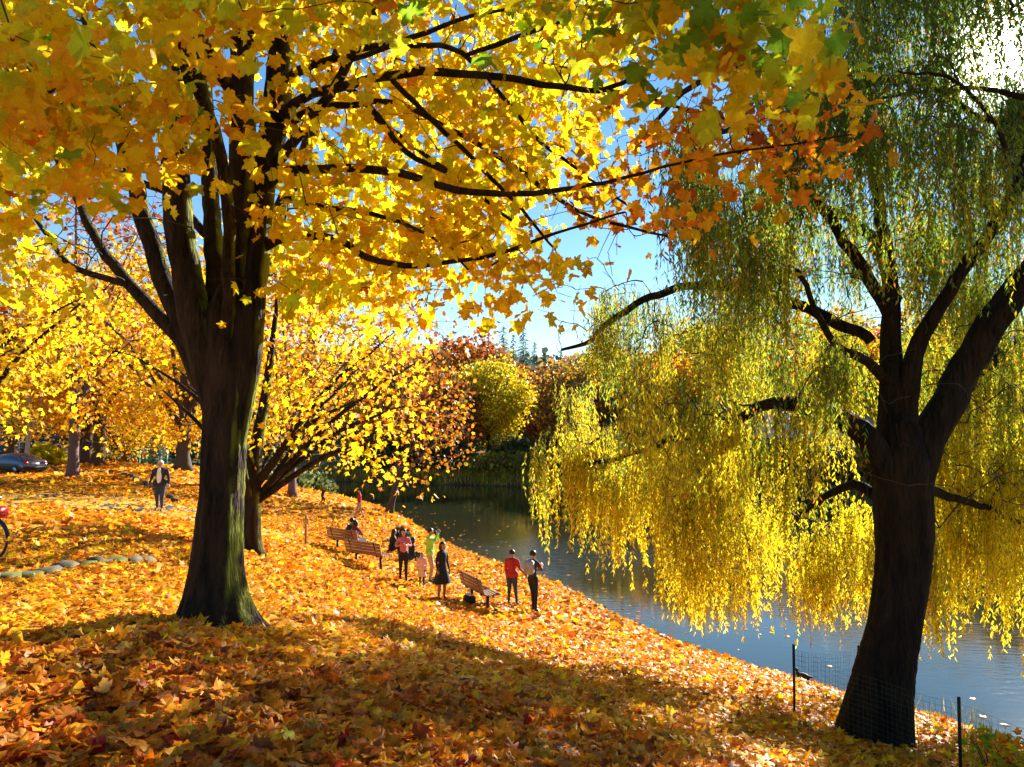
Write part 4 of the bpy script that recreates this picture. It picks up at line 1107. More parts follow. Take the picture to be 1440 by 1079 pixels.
def blades(n, sample, hgt, wid, cols, name, label, cat):
    P = sample(n); m = len(P)
    d = rng.normal(size=(m, 3)) * .25; d[:, 2] = 1; s = rng.normal(size=(m, 3)); s[:, 2] = 0; s /= np.linalg.norm(s, axis=1, keepdims=True)
    h = hgt * rng.uniform(.4, 1.2, (m, 1)); w = wid * rng.uniform(.7, 1.3, (m, 1))
    V = np.stack([P - s * w, P + s * w, P + d * h * .6 + s * w * .6, P + d * h + s * h * .06], 1).reshape(-1, 3)
    T = (np.arange(m) * 4)[:, None, None] + np.array([[0, 1, 2], [0, 2, 3]])[None]
    c = colours(m, cols)
    o = build(name, V, T.reshape(-1, 3), FAR_LEAF, cols=np.repeat(c, 4, 0))
    tag(o, label, cat, kind='stuff'); return o
def samp_far(n):
    k = rng.integers(8, len(FS) - 8, n); t = rng.random((n, 1))
    P = FS[k] * (1 - t) + FS[k + 1] * t + rng.normal(0, .9, (n, 2)) + np.array([0, .8])
    z = height(P[:, 0], P[:, 1]); ok = z > -.05
    return np.stack([P[:, 0], P[:, 1], z - .03], 1)[ok]
blades(9000, samp_far, 1.0, .05, dict(wyellow=2, olive=4, pale=1, midgreen=3), 'bank_reeds', 'yellow and olive reeds and grass fringing the far bank', 'reeds')
def samp_near(n):
    c = np.array([(5.8, 13.5), (6.6, 13.2), (7.4, 12.4), (6.8, 14.2), (8.0, 12.0), (7.7, 13.4)])
    P = c[rng.integers(0, len(c), n)] + rng.normal(0, .22, (n, 2))
    z = height(P[:, 0], P[:, 1]); ok = z > .02
    return np.stack([P[:, 0], P[:, 1], z - .02], 1)[ok]
blades(240, samp_near, .5, .008, dict(olive=3, wgreen=3, pale=2), 'shore_grass', 'thin tufts of grass on the shore behind the willow trunk', 'grass')

# ================================================================== fallen leaves
def litter(r0, r1, dens, size, tpl, wts, tilt=.55, lift=.05, az=(-50, 50)):
    th0, th1 = R(az[0]), R(az[1])
    n = int((th1 - th0) / 2 * (r1 * r1 - r0 * r0) * dens)
    r = np.sqrt(rng.uniform(r0 * r0, r1 * r1, n)); th = rng.uniform(th0, th1, n)
    x, y = r * np.sin(th), r * np.cos(th)
    z = height(x, y)
    patch = np.sin(x * 1.9 + y * .7) * np.sin(y * 1.6 - x * .5) + rng.normal(0, .6, n)
    ok = (z > .03) & (patch > -1.3) & (x < 40)
    ok &= ~((dist_poly(x, y, ROADC) < 3.2) & (rng.random(n) < .86))
    x, y, z = x[ok], y[ok], z[ok]
    n = len(x)
    P = np.stack([x, y, z + rng.random(n) ** 1.6 * lift + .004], 1)
    A = unit(n, (0, 0, 0)) * np.array([1, 1, .35]); N = unit(n, (0, 0, 1.0), tilt)
    S = size * np.clip(1 + rng.normal(0, .22, n), .45, 1.5)
    C = colours(n, wts, .2)
    return P, A, N, S, C
PAL.update(lyellow=(.90, .44, .02), lgold=(.82, .29, .010), lorange=(.70, .17, .008), lpale=(.74, .40, .10), lbrown=(.20, .075, .02), lrust=(.32, .06, .012))
ROADC = smooth_poly([(-75, 20), (-45, 25), (-25, 29.5), (-16, 29.8), (-11.2, 28.2)])
WN = dict(lyellow=5.5, lgold=7, lorange=4.0, lpale=2.0, lbrown=1.6, lrust=1.6, red=.12)
WM = dict(yellow=4, lyellow=8, lgold=4.5, lorange=1.6, lpale=1.4, lbrown=1.0, lrust=1.0)
L1 = litter(2.6, 8.0, 400, .104, TPL2, WN, .62, .055)
L2 = litter(8.0, 19, 280, .100, TPL1, dict(WM, lorange=2.6, lbrown=1.4), .6, .05)
L3 = litter(19, 44, 110, .125, TPL0, WM, .6, .05)
L4 = litter(44, 75, 25, .22, TPL0, WM, .6, .06, az=(-50, 5))
ground_leaves = empty('leaf_litter_root') if False else None
bpy.data.objects.remove(ground_leaves) if ground_leaves else None
emit_leaves('fallen_leaf', 'leaf_litter', ground, *L1, DRY_LEAF, TPL2, ['lyellow', 'lgold', 'lorange', 'lpale', 'lbrown', 'lrust', 'red'])
Vs, Ts, Cs, off = [], [], [], 0
for L_, tp_ in ((L2, TPL1), (L3, TPL0), (L4, TPL0)):
    V, T, C = place_leaves(*L_, tp_)
    Vs.append(V); Ts.append(T + off); Cs.append(C); off += len(V)
far_l = build('far_leaf_litter', np.vstack(Vs), np.vstack(Ts), DRY_LEAF, ground, cols=np.vstack(Cs)); far_l['kind'] = 'stuff'
# leaves adrift on the river
n = 3200
fx = rng.uniform(-14, 22, n); fy = rng.uniform(13, 60, n)
dsh = dist_poly(fx, fy, NS)
ok = inside(fx, fy, RIVER) & (rng.random(n) < np.exp(-dsh / .9) * 1.0 + .05 + .08 * np.exp(-dsh / 5))
fx, fy = fx[ok], fy[ok]; n = len(fx)
V, T, C = place_leaves(np.stack([fx, fy, 0 * fx + .012], 1), unit(n) * [1, 1, .03], unit(n, (0, 0, 6)), rng.uniform(.09, .16, n), colours(n, WN), TPL1)
o = build('floating_leaves', V, T, DRY_LEAF, cols=C); tag(o, 'fallen leaves drifting on the river near the shore', 'leaves', kind='stuff')

# ------------------------------------------------------------------ road, kerb, stone edging
def ribbon(C, w0, w1, lift, step=.5, nw=14):
    Q = densify([np.array([p[0], p[1], 0]) for p in C], step)[:, :2]
    t = np.gradient(Q, axis=0); t /= np.linalg.norm(t, axis=1, keepdims=True)
    nn = np.stack([-t[:, 1], t[:, 0]], 1)
    w = np.linspace(w0, w1, nw)
    X = Q[:, None, :] + nn[:, None, :] * w[None, :, None]
    Z = height(X[..., 0], X[..., 1]) + lift
    V = np.concatenate([X, Z[..., None]], -1).reshape(-1, 3)
    m = len(Q); i = np.arange(m - 1)[:, None] * nw; k = np.arange(nw - 1)[None]
    return V, np.stack([i + k, i + nw + k, i + nw + k + 1, i + k + 1], -1).reshape(-1, 4), Q
def road_material():
    m, nt, N, L, out = newmat('leafy_asphalt')
    p = N.new('ShaderNodeBsdfPrincipled'); p.inputs['Roughness'].default_value = .95; p.inputs['Specular IOR Level'].default_value = .05
    tcn = N.new('ShaderNodeTexCoord')
    v = N.new('ShaderNodeTexVoronoi'); v.inputs['Scale'].default_value = 6
    L.new(tcn.outputs['Object'], v.inputs['Vector'])
    sp = N.new('ShaderNodeSeparateColor'); L.new(v.outputs['Color'], sp.inputs[0])
    nz = N.new('ShaderNodeTexNoise'); nz.inputs['Scale'].default_value = .35; nz.inputs['Detail'].default_value = 4
    L.new(tcn.outputs['Object'], nz.inputs['Vector'])
    ad = N.new('ShaderNodeMath'); ad.operation = 'ADD'; L.new(sp.outputs[0], ad.inputs[0])
    sc_ = N.new('ShaderNodeMapRange'); sc_.inputs['From Min'].default_value = .35; sc_.inputs['From Max'].default_value = .65; sc_.inputs['To Min'].default_value = -.35; sc_.inputs['To Max'].default_value = .6
    L.new(nz.outputs['Fac'], sc_.inputs['Value']); L.new(sc_.outputs[0], ad.inputs[1])
    gt = N.new('ShaderNodeMath'); gt.operation = 'GREATER_THAN'; gt.inputs[1].default_value = .5; L.new(ad.outputs[0], gt.inputs[0])
    cr = N.new('ShaderNodeMix'); cr.data_type = 'RGBA'; cr.inputs['A'].default_value = (.75, .42, .03, 1); cr.inputs['B'].default_value = (.45, .22, .05, 1)
    L.new(sp.outputs[1], cr.inputs['Factor'])
    mx = N.new('ShaderNodeMix'); mx.data_type = 'RGBA'; mx.inputs['A'].default_value = (.055, .055, .06, 1)
    L.new(gt.outputs[0], mx.inputs['Factor']); L.new(cr.outputs['Result'], mx.inputs['B'])
    L.new(mx.outputs['Result'], p.inputs['Base Color']); L.new(p.outputs[0], out.inputs['Surface'])
    return m
V, T, Q = ribbon([(-75, 20), (-45, 25), (-25, 29.5), (-16, 29.8), (-11.2, 28.2)], -3.6, 3.2, .012)
road = build('road', V, T, road_material(), smooth=True); tag(road, kind='structure')
STONE = plain('mossy_stone', (.10, .08, .045), .9, var=.5, scale=7, bump=.02)
MOSS = plain('moss', (.08, .09, .015), .95, var=.5, scale=20, bump=.01)
kerb = empty('kerb'); tag(kerb, kind='structure')
KP = densify([np.array([-36, 60, 0.]), np.array([-30, 52.5, 0]), np.array([-22, 44, 0]), np.array([-16.5, 36.5, 0]), np.array([-14.5, 33.6, 0])], .95)
proto = MB().box((0, 0, 0), (.90, .16, .20), bev=.02).link('kerb_stone', STONE, kerb)
for q in range(len(KP) - 1):
    o = proto if q == 0 else proto.copy()
    if q: COL.objects.link(o)
    d = KP[q + 1] - KP[q]
    o.location = (KP[q][0], KP[q][1], gz(KP[q][0], KP[q][1]) + .05); o.rotation_euler = (0, 0, math.atan2(d[1], d[0]))
edg = empty('stone_edging', label='low mossy stone edging half buried in leaves at the left', cat='stone edging')
a0, a1_ = ghit(-60, 822), ghit(200, 792)
for q in range(11):
    f = q / 10; p = a0 * (1 - f) + a1_ * f
    m = MB().box((0, 0, 0), (.36 + .08 * random.random(), .26, .17), bev=.045)
    V = np.vstack(m.V); V += rng.normal(0, .018, V.shape)
    o = build('stone', V, np.vstack(m.T), MOSS if q in (2, 3, 6, 8) else STONE, edg, smooth=False)
    o.location = (p[0], p[1], gz(p[0], p[1]) + .015); o.rotation_euler = (rng.uniform(-.1, .1), rng.uniform(-.08, .08), math.atan2(a1_[1] - a0[1], a1_[0] - a0[0]) + rng.uniform(-.1, .1))

# ================================================================== people
def pm(name, col, **k): return plain(name, col, k.pop('rough', .8), **k)
SKIN = plain('skin', (.42, .24, .16), .55, var=.08, scale=20)
SKIN2 = plain('skin_warm', (.34, .18, .11), .55, var=.08, scale=20)
HAIRB = plain('dark_hair', (.012, .009, .008), .5, var=.4, scale=40)
SHOE = plain('dark_shoe', (.02, .018, .016), .6)
def capsule(a, ra, b, rb, n=12):
    a, b = np.array(a, float), np.array(b, float)
    d = b - a; L = np.linalg.norm(d)
    if L < 1e-6: d = np.array([0, 0, 1.0]); L = 1e-3
    u = d / L
    ts, rs = [], []
    for q in np.linspace(-math.pi / 2, 0, 4): ts.append(ra * math.sin(q)); rs.append(max(ra * math.cos(q), .002))
    for q in np.linspace(0, math.pi / 2, 4): ts.append(L + rb * math.sin(q)); rs.append(max(rb * math.cos(q), .002))
    P = a + np.array(ts)[:, None] * u
    ref = np.array([0, 0, 1.0]) if abs(u[2]) < .8 else np.array([0, 1.0, 0])
    x = np.cross(u, ref); x /= np.linalg.norm(x); y = np.cross(u, x)
    an = np.linspace(0, 2 * math.pi, n, endpoint=False)
    V = P[:, None, :] + np.array(rs)[:, None, None] * (np.cos(an)[None, :, None] * x + np.sin(an)[None, :, None] * y)
    V = np.vstack([V.reshape(-1, 3), P[0], P[-1]])
    m = len(P)
    T = [(i * n + k, i * n + (k + 1) % n, (i + 1) * n + (k + 1) % n, (i + 1) * n + k) for i in range(m - 1) for k in range(n)]
    c0, c1, e = m * n, m * n + 1, (m - 1) * n
    for q in range(0, n, 2):
        T.append((c0, (q + 2) % n, (q + 1) % n, q)); T.append((c1, e + q, e + (q + 1) % n, e + (q + 2) % n))
    return V, T

def person(label, loc, face, h, mats, arms=None, legs=None, lean=(0, 0), turn=0.0, build_=1.0, hair='short', hairmat=None, skirt=None, jacket=None, sit=False, sleeves=True, group=None, barelegs=False, headtilt=(0, 0), extra=None):
    """mats: top, trousers, shoes, skin.  face: heading the person looks along (degrees clockwise from +Y).  Local frame: +Y forward, +X to the person's right"""
    s = h / 1.72
    root = empty('person', loc, -R(face), label=label, cat='person')
    if group: root['group'] = group
    hz = .50 if sit else .93
    lx, ly = lean
    J = dict(pel=(0, 0, hz), wai=(lx * .4, ly * .4, hz + .17), che=(lx * .8, ly * .8, hz + .40), nec=(lx, ly, hz + .55))
    J = {k: np.array(v, float) for k, v in J.items()}
    hx, hy = headtilt
    hc = J['nec'] + np.array([hx * .5, .015 + hy * .5, .085]); ht = hc + np.array([hx * .4, hy * .4, .075])
    w = .175 * build_
    sh = {-1: J['che'] + np.array([-w * .95, 0, .045]), 1: J['che'] + np.array([w * .95, 0, .045])}
    A = {-1: ((-.22, -.02, -.27), (-.24, .05, -.50)), 1: ((.22, -.02, -.27), (.24, .05, -.50))}
    if arms: A.update(arms)
    Lg = {-1: ((-.09, 0, -.43), (-.10, -.02, -.84), (-.11, .13, -.90)), 1: ((.09, .02, -.43), (.10, 0, -.84), (.12, .15, -.90))}
    if legs: Lg.update(legs)
    caps = []      # a, ra, b, rb, tag
    b_ = build_
    caps += [(J['pel'] + [-.05 * b_, 0, 0], .115 * b_, J['pel'] + [.05 * b_, 0, 0], .115 * b_, 'trousers'),
             (J['pel'] + [0, 0, .08], .125 * b_, J['wai'], .118 * b_, 'top'), (J['wai'], .118 * b_, J['che'], .135 * b_, 'top'),
             (J['che'] + [-.07 * b_, 0, .03], .105 * b_, J['che'] + [.07 * b_, 0, .03], .105 * b_, 'top'),
             (sh[-1], .056 * b_, J['nec'] + [0, 0, -.035], .058, 'top'), (sh[1], .056 * b_, J['nec'] + [0, 0, -.035], .058, 'top'),
             (J['nec'] + [0, 0, -.03], .052, hc + [0, -.01, 0], .050, 'skin'),
             (hc + [0, .012, -.012], .070, ht, .086, 'skin'), (hc + [0, .035, -.03], .045, hc + [0, .05, -.02], .038, 'skin'),
             (hc + [0, .085, .02], .012, hc + [0, .098, .0], .015, 'skin'), (hc + [-.083, 0, .02], .014, hc + [-.083, 0, .04], .016, 'skin'), (hc + [.083, 0, .02], .014, hc + [.083, 0, .04], .016, 'skin')]
    hands = []
    for sd in (-1, 1):
        e, wr = np.array(A[sd][0]) + [sd * 0, 0, 0], np.array(A[sd][1])
        sp_ = sh[sd]; base_ = J['che'] * [1, 1, 0] + [0, 0, J['che'][2] + .08]
        el = base_ + e * [1, 1, 1]; wp = base_ + wr
        armt = 'top' if sleeves else 'skin'
        caps += [(sp_, .056 * b_, el, .045 * b_, 'top'), (el, .043 * b_, wp, .031, armt)]
        d = wp - el; d /= np.linalg.norm(d)
        caps.append((wp, .027, wp + d * .07, .034, 'skin'))
        hands.append((wp + d * .07, d, sd))
    for sd in (-1, 1):
        k, a, t = [J['pel'] + np.array(q) for q in Lg[sd]]
        hp = J['pel'] + np.array([sd * .085 * b_, 0, -.03])
        lt = 'skin' if barelegs else 'trousers'
        caps += [(hp, .092 * b_, k, .062 * b_, lt), (k, .060 * b_, a + [0, 0, .04], .042, lt), (a + [0, -.03, -.005], .042, t, .036, 'shoes')]
    if jacket:   # loose jacket hem
        caps += [(J['pel'] + [-.07 * b_, 0, .02], .125 * b_, J['pel'] + [.07 * b_, 0, .02], .125 * b_, 'top')]
    mb = MB()
    for a, ra, b, rb, tg in caps: mb.add(*capsule(a, ra, b, rb))
    tmp = build('tmp', np.vstack(mb.V) * s, np.vstack(mb.T), [mats[0]])
    md = tmp.modifiers.new('r', 'REMESH'); md.mode = 'VOXEL'; md.voxel_size = .018 * s
    sm = tmp.modifiers.new('s', 'SMOOTH'); sm.iterations = 4; sm.factor = .5
    dg = bpy.context.evaluated_depsgraph_get()
    me = bpy.data.meshes.new_from_object(tmp.evaluated_get(dg))
    bpy.data.objects.remove(tmp)
    nv = len(me.vertices); V = np.zeros(nv * 3); me.vertices.foreach_get('co', V); V = V.reshape(-1, 3)
    T = np.zeros(len(me.loops), dtype=np.int32); me.loops.foreach_get('vertex_index', T); T = T.reshape(-1, 4)
    cen = V[T].mean(1) / s
    best = np.full(len(cen), 1e9); tagi = np.zeros(len(cen), int); order = ['top', 'trousers', 'shoes', 'skin']
    for a, ra, b, rb, tg in caps:
        a, b = np.array(a), np.array(b); d = b - a
        t = np.clip(((cen - a) @ d) / max(d @ d, 1e-9), 0, 1)
        dist = np.linalg.norm(cen - a - t[:, None] * d, axis=1) - (ra + (rb - ra) * t)
        m = dist < best; best[m] = dist[m]; tagi[m] = order.index(tg)
    # cloth folds
    V = V + (.004 * np.sin(V[:, 2:3] * 60 + V[:, 0:1] * 25) * np.array([1, 1, 0]))
    bpy.data.meshes.remove(me)
    # fingers
    fb = MB(); fb.add(V, T)
    midx = list(tagi)
    for (c, d, sd) in hands:
        side = np.cross(d, [0, 1.0, 0]); side = side / (np.linalg.norm(side) + 1e-6)
        up = np.cross(side, d)
        n0 = sum(len(q) for q in fb.T)
        for f, off in enumerate((-.026, -.009, .009, .025)):
            l = (.062, .07, .066, .052)[f]
            p0 = c + up * off - d * .01
            fb.tube(np.array([p0, p0 + d * l * .55, p0 + d * l + side * -.02 * sd]) * s, np.array([.011, .0095, .007]) * s, 6)
        p0 = c - d * .045 + up * .02
        fb.tube(np.array([p0, p0 + up * .035 + d * .03, p0 + up * .04 + d * .06]) * s, np.array([.013, .011, .008]) * s, 6)
        midx += [3] * (sum(len(q) for q in fb.T) - n0)
    # eyes and mouth are small dark ellipsoids set in the face
    body = build('body', np.vstack(fb.V), np.vstack(fb.T), mats, root, smooth=True, midx=midx)
    eb = MB()
    for sd in (-1, 1): eb.ball((hc + [sd * .032, .078, .035]) * s, np.array([.012, .007, .008]) * s, 6, 4)
    eb.ball((hc + [0, .086, -.035]) * s, np.array([.02, .006, .005]) * s, 6, 4)
    eb.link('face_features', HAIRB, root, smooth=True)
    hm = hairmat or HAIRB
    hb = MB()
    top = ht
    if hair in ('short', 'long', 'bob'):
        n = 14
        prof = []
        V = []
        for i in range(9):
            thv = math.pi * .62 * i / 8
            for j in range(n):
                ph = 2 * math.pi * j / n
                low = 1.0 if math.sin(ph) < .25 else .62     # hairline higher over the face
                tv = thv * low
                V.append((.100 * math.sin(tv) * math.cos(ph), -.008 + .104 * math.sin(tv) * math.sin(ph), .108 * math.cos(tv) - .02))
        V = np.array(V) + top + rng.normal(0, .0025, (len(V), 3))
        T = [(i * n + j, (i + 1) * n + j, (i + 1) * n + (j + 1) % n, i * n + (j + 1) % n) for i in range(8) for j in range(n)]
        hb.add(V * s, T)
    if hair == 'long':
        for j in range(9):
            a = math.pi + math.pi * (j + .5) / 9
            p = top + np.array([.085 * math.cos(a), .08 * math.sin(a), -.04])
            hb.tube(np.array([p, p + [.01 * math.cos(a), -.02, -.14], p + [.0, -.015, -.30]]) * s, np.array([.035, .034, .012]) * s, 7)
    if hair == 'bob':
        for j in range(9):
            a = math.pi * .93 + math.pi * 1.14 * (j + .5) / 9
            p = top + np.array([.085 * math.cos(a), .08 * math.sin(a), -.04])
            hb.tube(np.array([p, p + [.01 * math.cos(a), -.01, -.07], p + [.0, -.01, -.12]]) * s, np.array([.033, .033, .018]) * s, 7)
    if hair == 'cap':
        hb.lathe([(.112, -.005), (.112, .03), (.10, .075), (.06, .105), (.004, .112)], top + [0, -.005, -.01], 16)
        hb.V[-1] = hb.V[-1] * s
        hb.box((top + [0, .12, .0]) * s, np.array([.13, .10, .014]) * s)
    hb.link('cap' if hair == 'cap' else 'hair', hm, root, smooth=True)
    if skirt:
        z0, z1, r1, mt = skirt
        sk = MB(); c = J['pel']
        sk.lathe([(r1, z1), (r1 * .86, z1 + (z0 - z1) * .35), (.16, z1 + (z0 - z1) * .75), (.135, z0)], (0, 0, 0), 22, 1.05, .85, fold=.09)
        sk.V[0] = (sk.V[0] + [c[0], c[1], 0]) * s
        sk.link('skirt', mt, root, smooth=True)
    if extra: extra(root, J, hc, s)
    root['h'] = 1
    del root['h']
    return root

def foot(px, d, py=None):
    x = (px - 720) / F * d
    return (x, d, gz(x, d) + .0)
FAMILY = 'people standing on the river lawn'
DENIM = pm('dark_denim', (.035, .045, .075)); BLACKC = pm('black_cloth', (.012, .012, .015)); NAVY = pm('navy_cloth', (.02, .025, .05))
REDJ = pm('red_jacket', (.42, .02, .018)); LIME = pm('lime_fleece', (.30, .58, .06)); BEIGE = pm('beige_cloth', (.42, .30, .18)); PINKC = pm('pink_knit', (.50, .13, .17)); PALEP = pm('pale_pink_coat', (.72, .42, .38))
WHITE = pm('white_cotton', (.75, .74, .72)); GREYH = plain('white_hair', (.62, .60, .57), .6); LIL = pm('lilac_scarf', (.35, .25, .5)); BURG = pm('burgundy_cloth', (.22, .02, .03))

def open_jacket(mat):
    def f(root, J, hc, s):
        m = MB()
        c = J['che']
        for sd in (-1, 1):
            m.box(np.array([sd * .125, .105, c[2] - .16]) * s, np.array([.10, .05, .62]) * s, bev=.012)
            m.box(np.array([sd * .165, .0, c[2] - .22]) * s, np.array([.06, .20, .52]) * s, bev=.015)
        m.box(np.array([0, -.125, c[2] - .17]) * s, np.array([.33, .05, .62]) * s, bev=.015)
        m.link('jacket', mat, root, smooth=True)
    return f
# man walking toward us on the road
person('white haired man in an open dark jacket walking towards us on the road', foot(228, 27.0), 172, 1.76, [pm('navy_jacket', (.02, .022, .035)), DENIM, SHOE, SKIN], hair='short', hairmat=GREYH, build_=1.25, jacket=1,
       arms={-1: ((-.27, -.03, -.27), (-.31, .05, -.50)), 1: ((.27, .0, -.27), (.33, .06, -.49))}, legs={-1: ((-.09, .07, -.43), (-.10, .08, -.84), (-.11, .22, -.90)), 1: ((.09, -.01, -.43), (.10, -.10, -.83), (.12, .03, -.90))},
       extra=lambda root, J, hc, s: (MB().ball(np.array([0, .125, J['che'][2] - .13]) * s, np.array([.085, .055, .29]) * s, 12, 10).link('shirt', WHITE, root, smooth=True), MB().box(np.array([.0, .13, J['che'][2] + .06]) * s, np.array([.10, .06, .12]) * s, bev=.015).link('beard', GREYH, root, smooth=True) if False else None))
person('long haired woman in a pink top and dark trousers looking down at her hands', foot(569, 24.6), 165, 1.66, [PINKC, BLACKC, SHOE, SKIN], hair='long', headtilt=(0, .03), group=FAMILY,
       arms={-1: ((-.24, .02, -.25), (-.07, .25, -.20)), 1: ((.24, .02, -.25), (.07, .25, -.17))})
person('small child in a pale pink coat beside the lime green hoodie', foot(595, 24.3), 190, 1.08, [PALEP, NAVY, SHOE, SKIN], hair='short', hairmat=plain('brown_hair', (.2, .09, .04), .5), build_=1.15, jacket=1, group=FAMILY,
       skirt=(.95, .55, .22, PALEP))
person('man in a lime green hoodie and beige trousers raising a camera to his face', foot(606, 25.7), 95, 1.76, [LIME, BEIGE, SHOE, SKIN2], jacket=1, build_=1.08, group=FAMILY,
       arms={-1: ((-.22, .20, -.08), (-.06, .26, .16)), 1: ((.22, .20, -.08), (.06, .26, .16))}, legs={-1: ((-.10, .05, -.43), (-.16, -.02, -.84), (-.18, .12, -.90)), 1: ((.10, .1, -.43), (.18, .06, -.84), (.22, .20, -.90))},
       extra=lambda root, J, hc, s: MB().box((hc + [0, .16, .02]) * s, np.array([.13, .06, .08]) * s).link('camera_body', BLACKC, root))
person('dark haired woman in a knee length black dress and ankle boots', foot(623, 22.4), 130, 1.66, [BLACKC, BLACKC, SHOE, SKIN2], hair='bob', barelegs=True, group=FAMILY, skirt=(1.06, .50, .27, BLACKC),
       legs={-1: ((-.08, .03, -.43), (-.09, 0, -.84), (-.10, .12, -.90)), 1: ((.08, -.02, -.43), (.11, -.03, -.84), (.13, .09, -.90))})
person('person in a red jacket and dark jeans seen from behind, reaching to their partner', foot(720, 23.9), 20, 1.66, [REDJ, DENIM, SHOE, SKIN], hair='short', jacket=1, build_=1.12, group=FAMILY,
       arms={1: ((.24, .02, -.26), (.38, .14, -.46)), -1: ((-.21, 0, -.27), (-.22, .06, -.5))}, legs={1: ((.10, .03, -.43), (.16, 0, -.84), (.18, .13, -.90))})
def pack(root, J, hc, s):
    MB().box(np.array([0, -.20, J['che'][2] - .06]) * s, np.array([.27, .15, .40]) * s, bev=.04).link('backpack', pm('grey_pack', (.30, .30, .34)), root, smooth=True)
    MB().box(np.array([.20, .08, J['che'][2] - .08]) * s, np.array([.08, .14, .20]) * s, bev=.02).link('red_pouch', REDJ, root, smooth=True)
person('slim person in black with a pale backpack, standing nearest the water', foot(749, 23.3), 35, 1.80, [pm('dark_top', (.03, .03, .05)), BLACKC, SHOE, SKIN], hair='short', group=FAMILY,
       arms={-1: ((-.24, -.02, -.26), (-.30, .10, -.44)), 1: ((.24, .08, -.22), (.12, .27, -.14))}, legs={1: ((.09, .02, -.43), (.12, -.04, -.84), (.14, .10, -.90)), -1: ((-.06, .08, -.42), (.0, .02, -.84), (-.04, .16, -.90))}, extra=pack)
person('tiny figure of a child in a red hat running down the far slope', foot(455, 47), 60, 1.12, [pm('maroon_cloth', (.08, .012, .02)), BLACKC, SHOE, SKIN], hair='cap', hairmat=REDJ, build_=1.1, lean=(0, .12),
       arms={-1: ((-.22, .12, -.2), (-.2, .3, -.1)), 1: ((.22, -.15, -.2), (.24, -.1, -.4))}, legs={-1: ((-.09, .25, -.36), (-.1, .18, -.74), (-.1, .32, -.78)), 1: ((.09, -.05, -.43), (.1, -.3, -.74), (.1, -.22, -.86))})
person('far figure in red with bare legs striding under low golden boughs', foot(507, 44), 250, 1.68, [REDJ, REDJ, SHOE, SKIN], hair='short', barelegs=True, legs={-1: ((-.09, .16, -.41), (-.1, .26, -.83), (-.1, .4, -.88)), 1: ((.09, -.08, -.42), (.1, -.26, -.82), (.1, -.12, -.90))})
SITL = {-1: ((-.10, .42, .02), (-.11, .48, -.40), (-.11, .62, -.45)), 1: ((.10, .42, .02), (.12, .50, -.40), (.12, .64, -.45))}

# ------------------------------------------------------------------ benches
WOOD = plain('bench_wood', (.26, .12, .05), .6, var=.35, scale=6); IRON = plain('bench_iron', (.03, .025, .02), .5, metal=.3)
def make_bench(label, loc, face, L=1.8):
    """seat faces `face` degrees clockwise from +Y"""
    root = empty('park_bench', loc, -R(face), label=label, cat='bench', group='benches on the river lawn')
    for k in range(5):
        m = MB(); m.box((0, 0, 0), (L, .085, .035), bev=.008); o = m.link('seat_slat', WOOD, root); o.location = (0, -.17 + k * .098, .45 + .004 * (k - 2) ** 2)
    for k in range(4):
        m = MB(); m.box((0, 0, 0), (L, .035, .092), bev=.008); o = m.link('back_slat', WOOD, root); o.location = (0, -.25 - k * .026, .54 + k * .105); o.rotation_euler = (.22, 0, 0)
    for sd in (-1, 1):
        x = sd * (L / 2 - .28)
        MB().bar((x, -.02, -.12), (x, -.02, .44), .07, .07).link('leg', IRON, root)
        MB().bar((x, -.22, .43), (x, .26, .43), .045, .03).link('seat_bracket', IRON, root)
        MB().bar((x, -.215, .42), (x, -.365, .93), .045, .025).link('back_bracket', IRON, root)
    return root
make_bench('long wooden bench in front of the seated couple, seen from behind, empty', foot(521, 26.6), 38)
make_bench('short looking wooden bench in the centre, seen end on, with a black bag beneath', foot(676, 22.6), 66)
b3 = foot(492, 29.3)
make_bench('dark wooden bench the couple sit on, furthest left of the three', b3, 40)
def on_bench(loc, face, off):
    a = R(face); return (loc[0] + math.cos(a) * off, loc[1] - math.sin(a) * off, loc[2] - .02)
person('dark haired man in a dark jacket sitting on the furthest bench', on_bench(b3, 40, -.02), 48, 1.74, [pm('charcoal_jacket', (.025, .022, .03)), DENIM, SHOE, SKIN], sit=True, legs=SITL, lean=(.10, .06), headtilt=(.04, .02),
       arms={-1: ((-.30, .0, -.2), (-.36, .1, -.05)), 1: ((.26, .12, -.2), (.16, .32, -.25))})
person('dark haired woman in burgundy sitting on the furthest bench against her companion', on_bench(b3, 40, .42), 30, 1.66, [BURG, BLACKC, SHOE, SKIN], sit=True, legs=SITL, lean=(-.05, .04), hair='bob',
       arms={-1: ((-.22, .14, -.2), (-.06, .34, -.28)), 1: ((.22, .14, -.2), (.08, .34, -.28))})
GS = {-1: ((-.14, .36, .14), (-.12, .30, -.16), (-.12, .44, -.2)), 1: ((.14, .36, .14), (.12, .30, -.16), (.12, .44, -.2))}
def ground_sit(px, d): x, y, z = foot(px, d); return (x, y, z - .34)
person('long haired person in dark clothes sitting on the ground near the water', ground_sit(552, 31.5), 70, 1.72, [BLACKC, BLACKC, SHOE, SKIN2], sit=True, legs=GS, lean=(0, .1), hair='long',
       arms={-1: ((-.24, .12, -.2), (-.1, .36, -.16)), 1: ((.24, .12, -.2), (.1, .36, -.16))})
person('second dark clothed person sitting on the ground behind the pink topped woman', ground_sit(578, 30.0), 60, 1.66, [pm('dark_coat', (.02, .018, .02)), DENIM, SHOE, SKIN2], sit=True, legs=GS, lean=(0, .12), hair='bob')
sb = shrub('bush', 'small dark bush at the water edge behind the seated dark figures', foot(566, 36.5), .5, .7, 30, 20, .12, dict(brown=3, deepgreen=5, rust=1))
bag = empty('shoulder_bag', foot(661, 22.55), -R(60), label='black bag with a pale top on the leaves under the central bench', cat='bag')
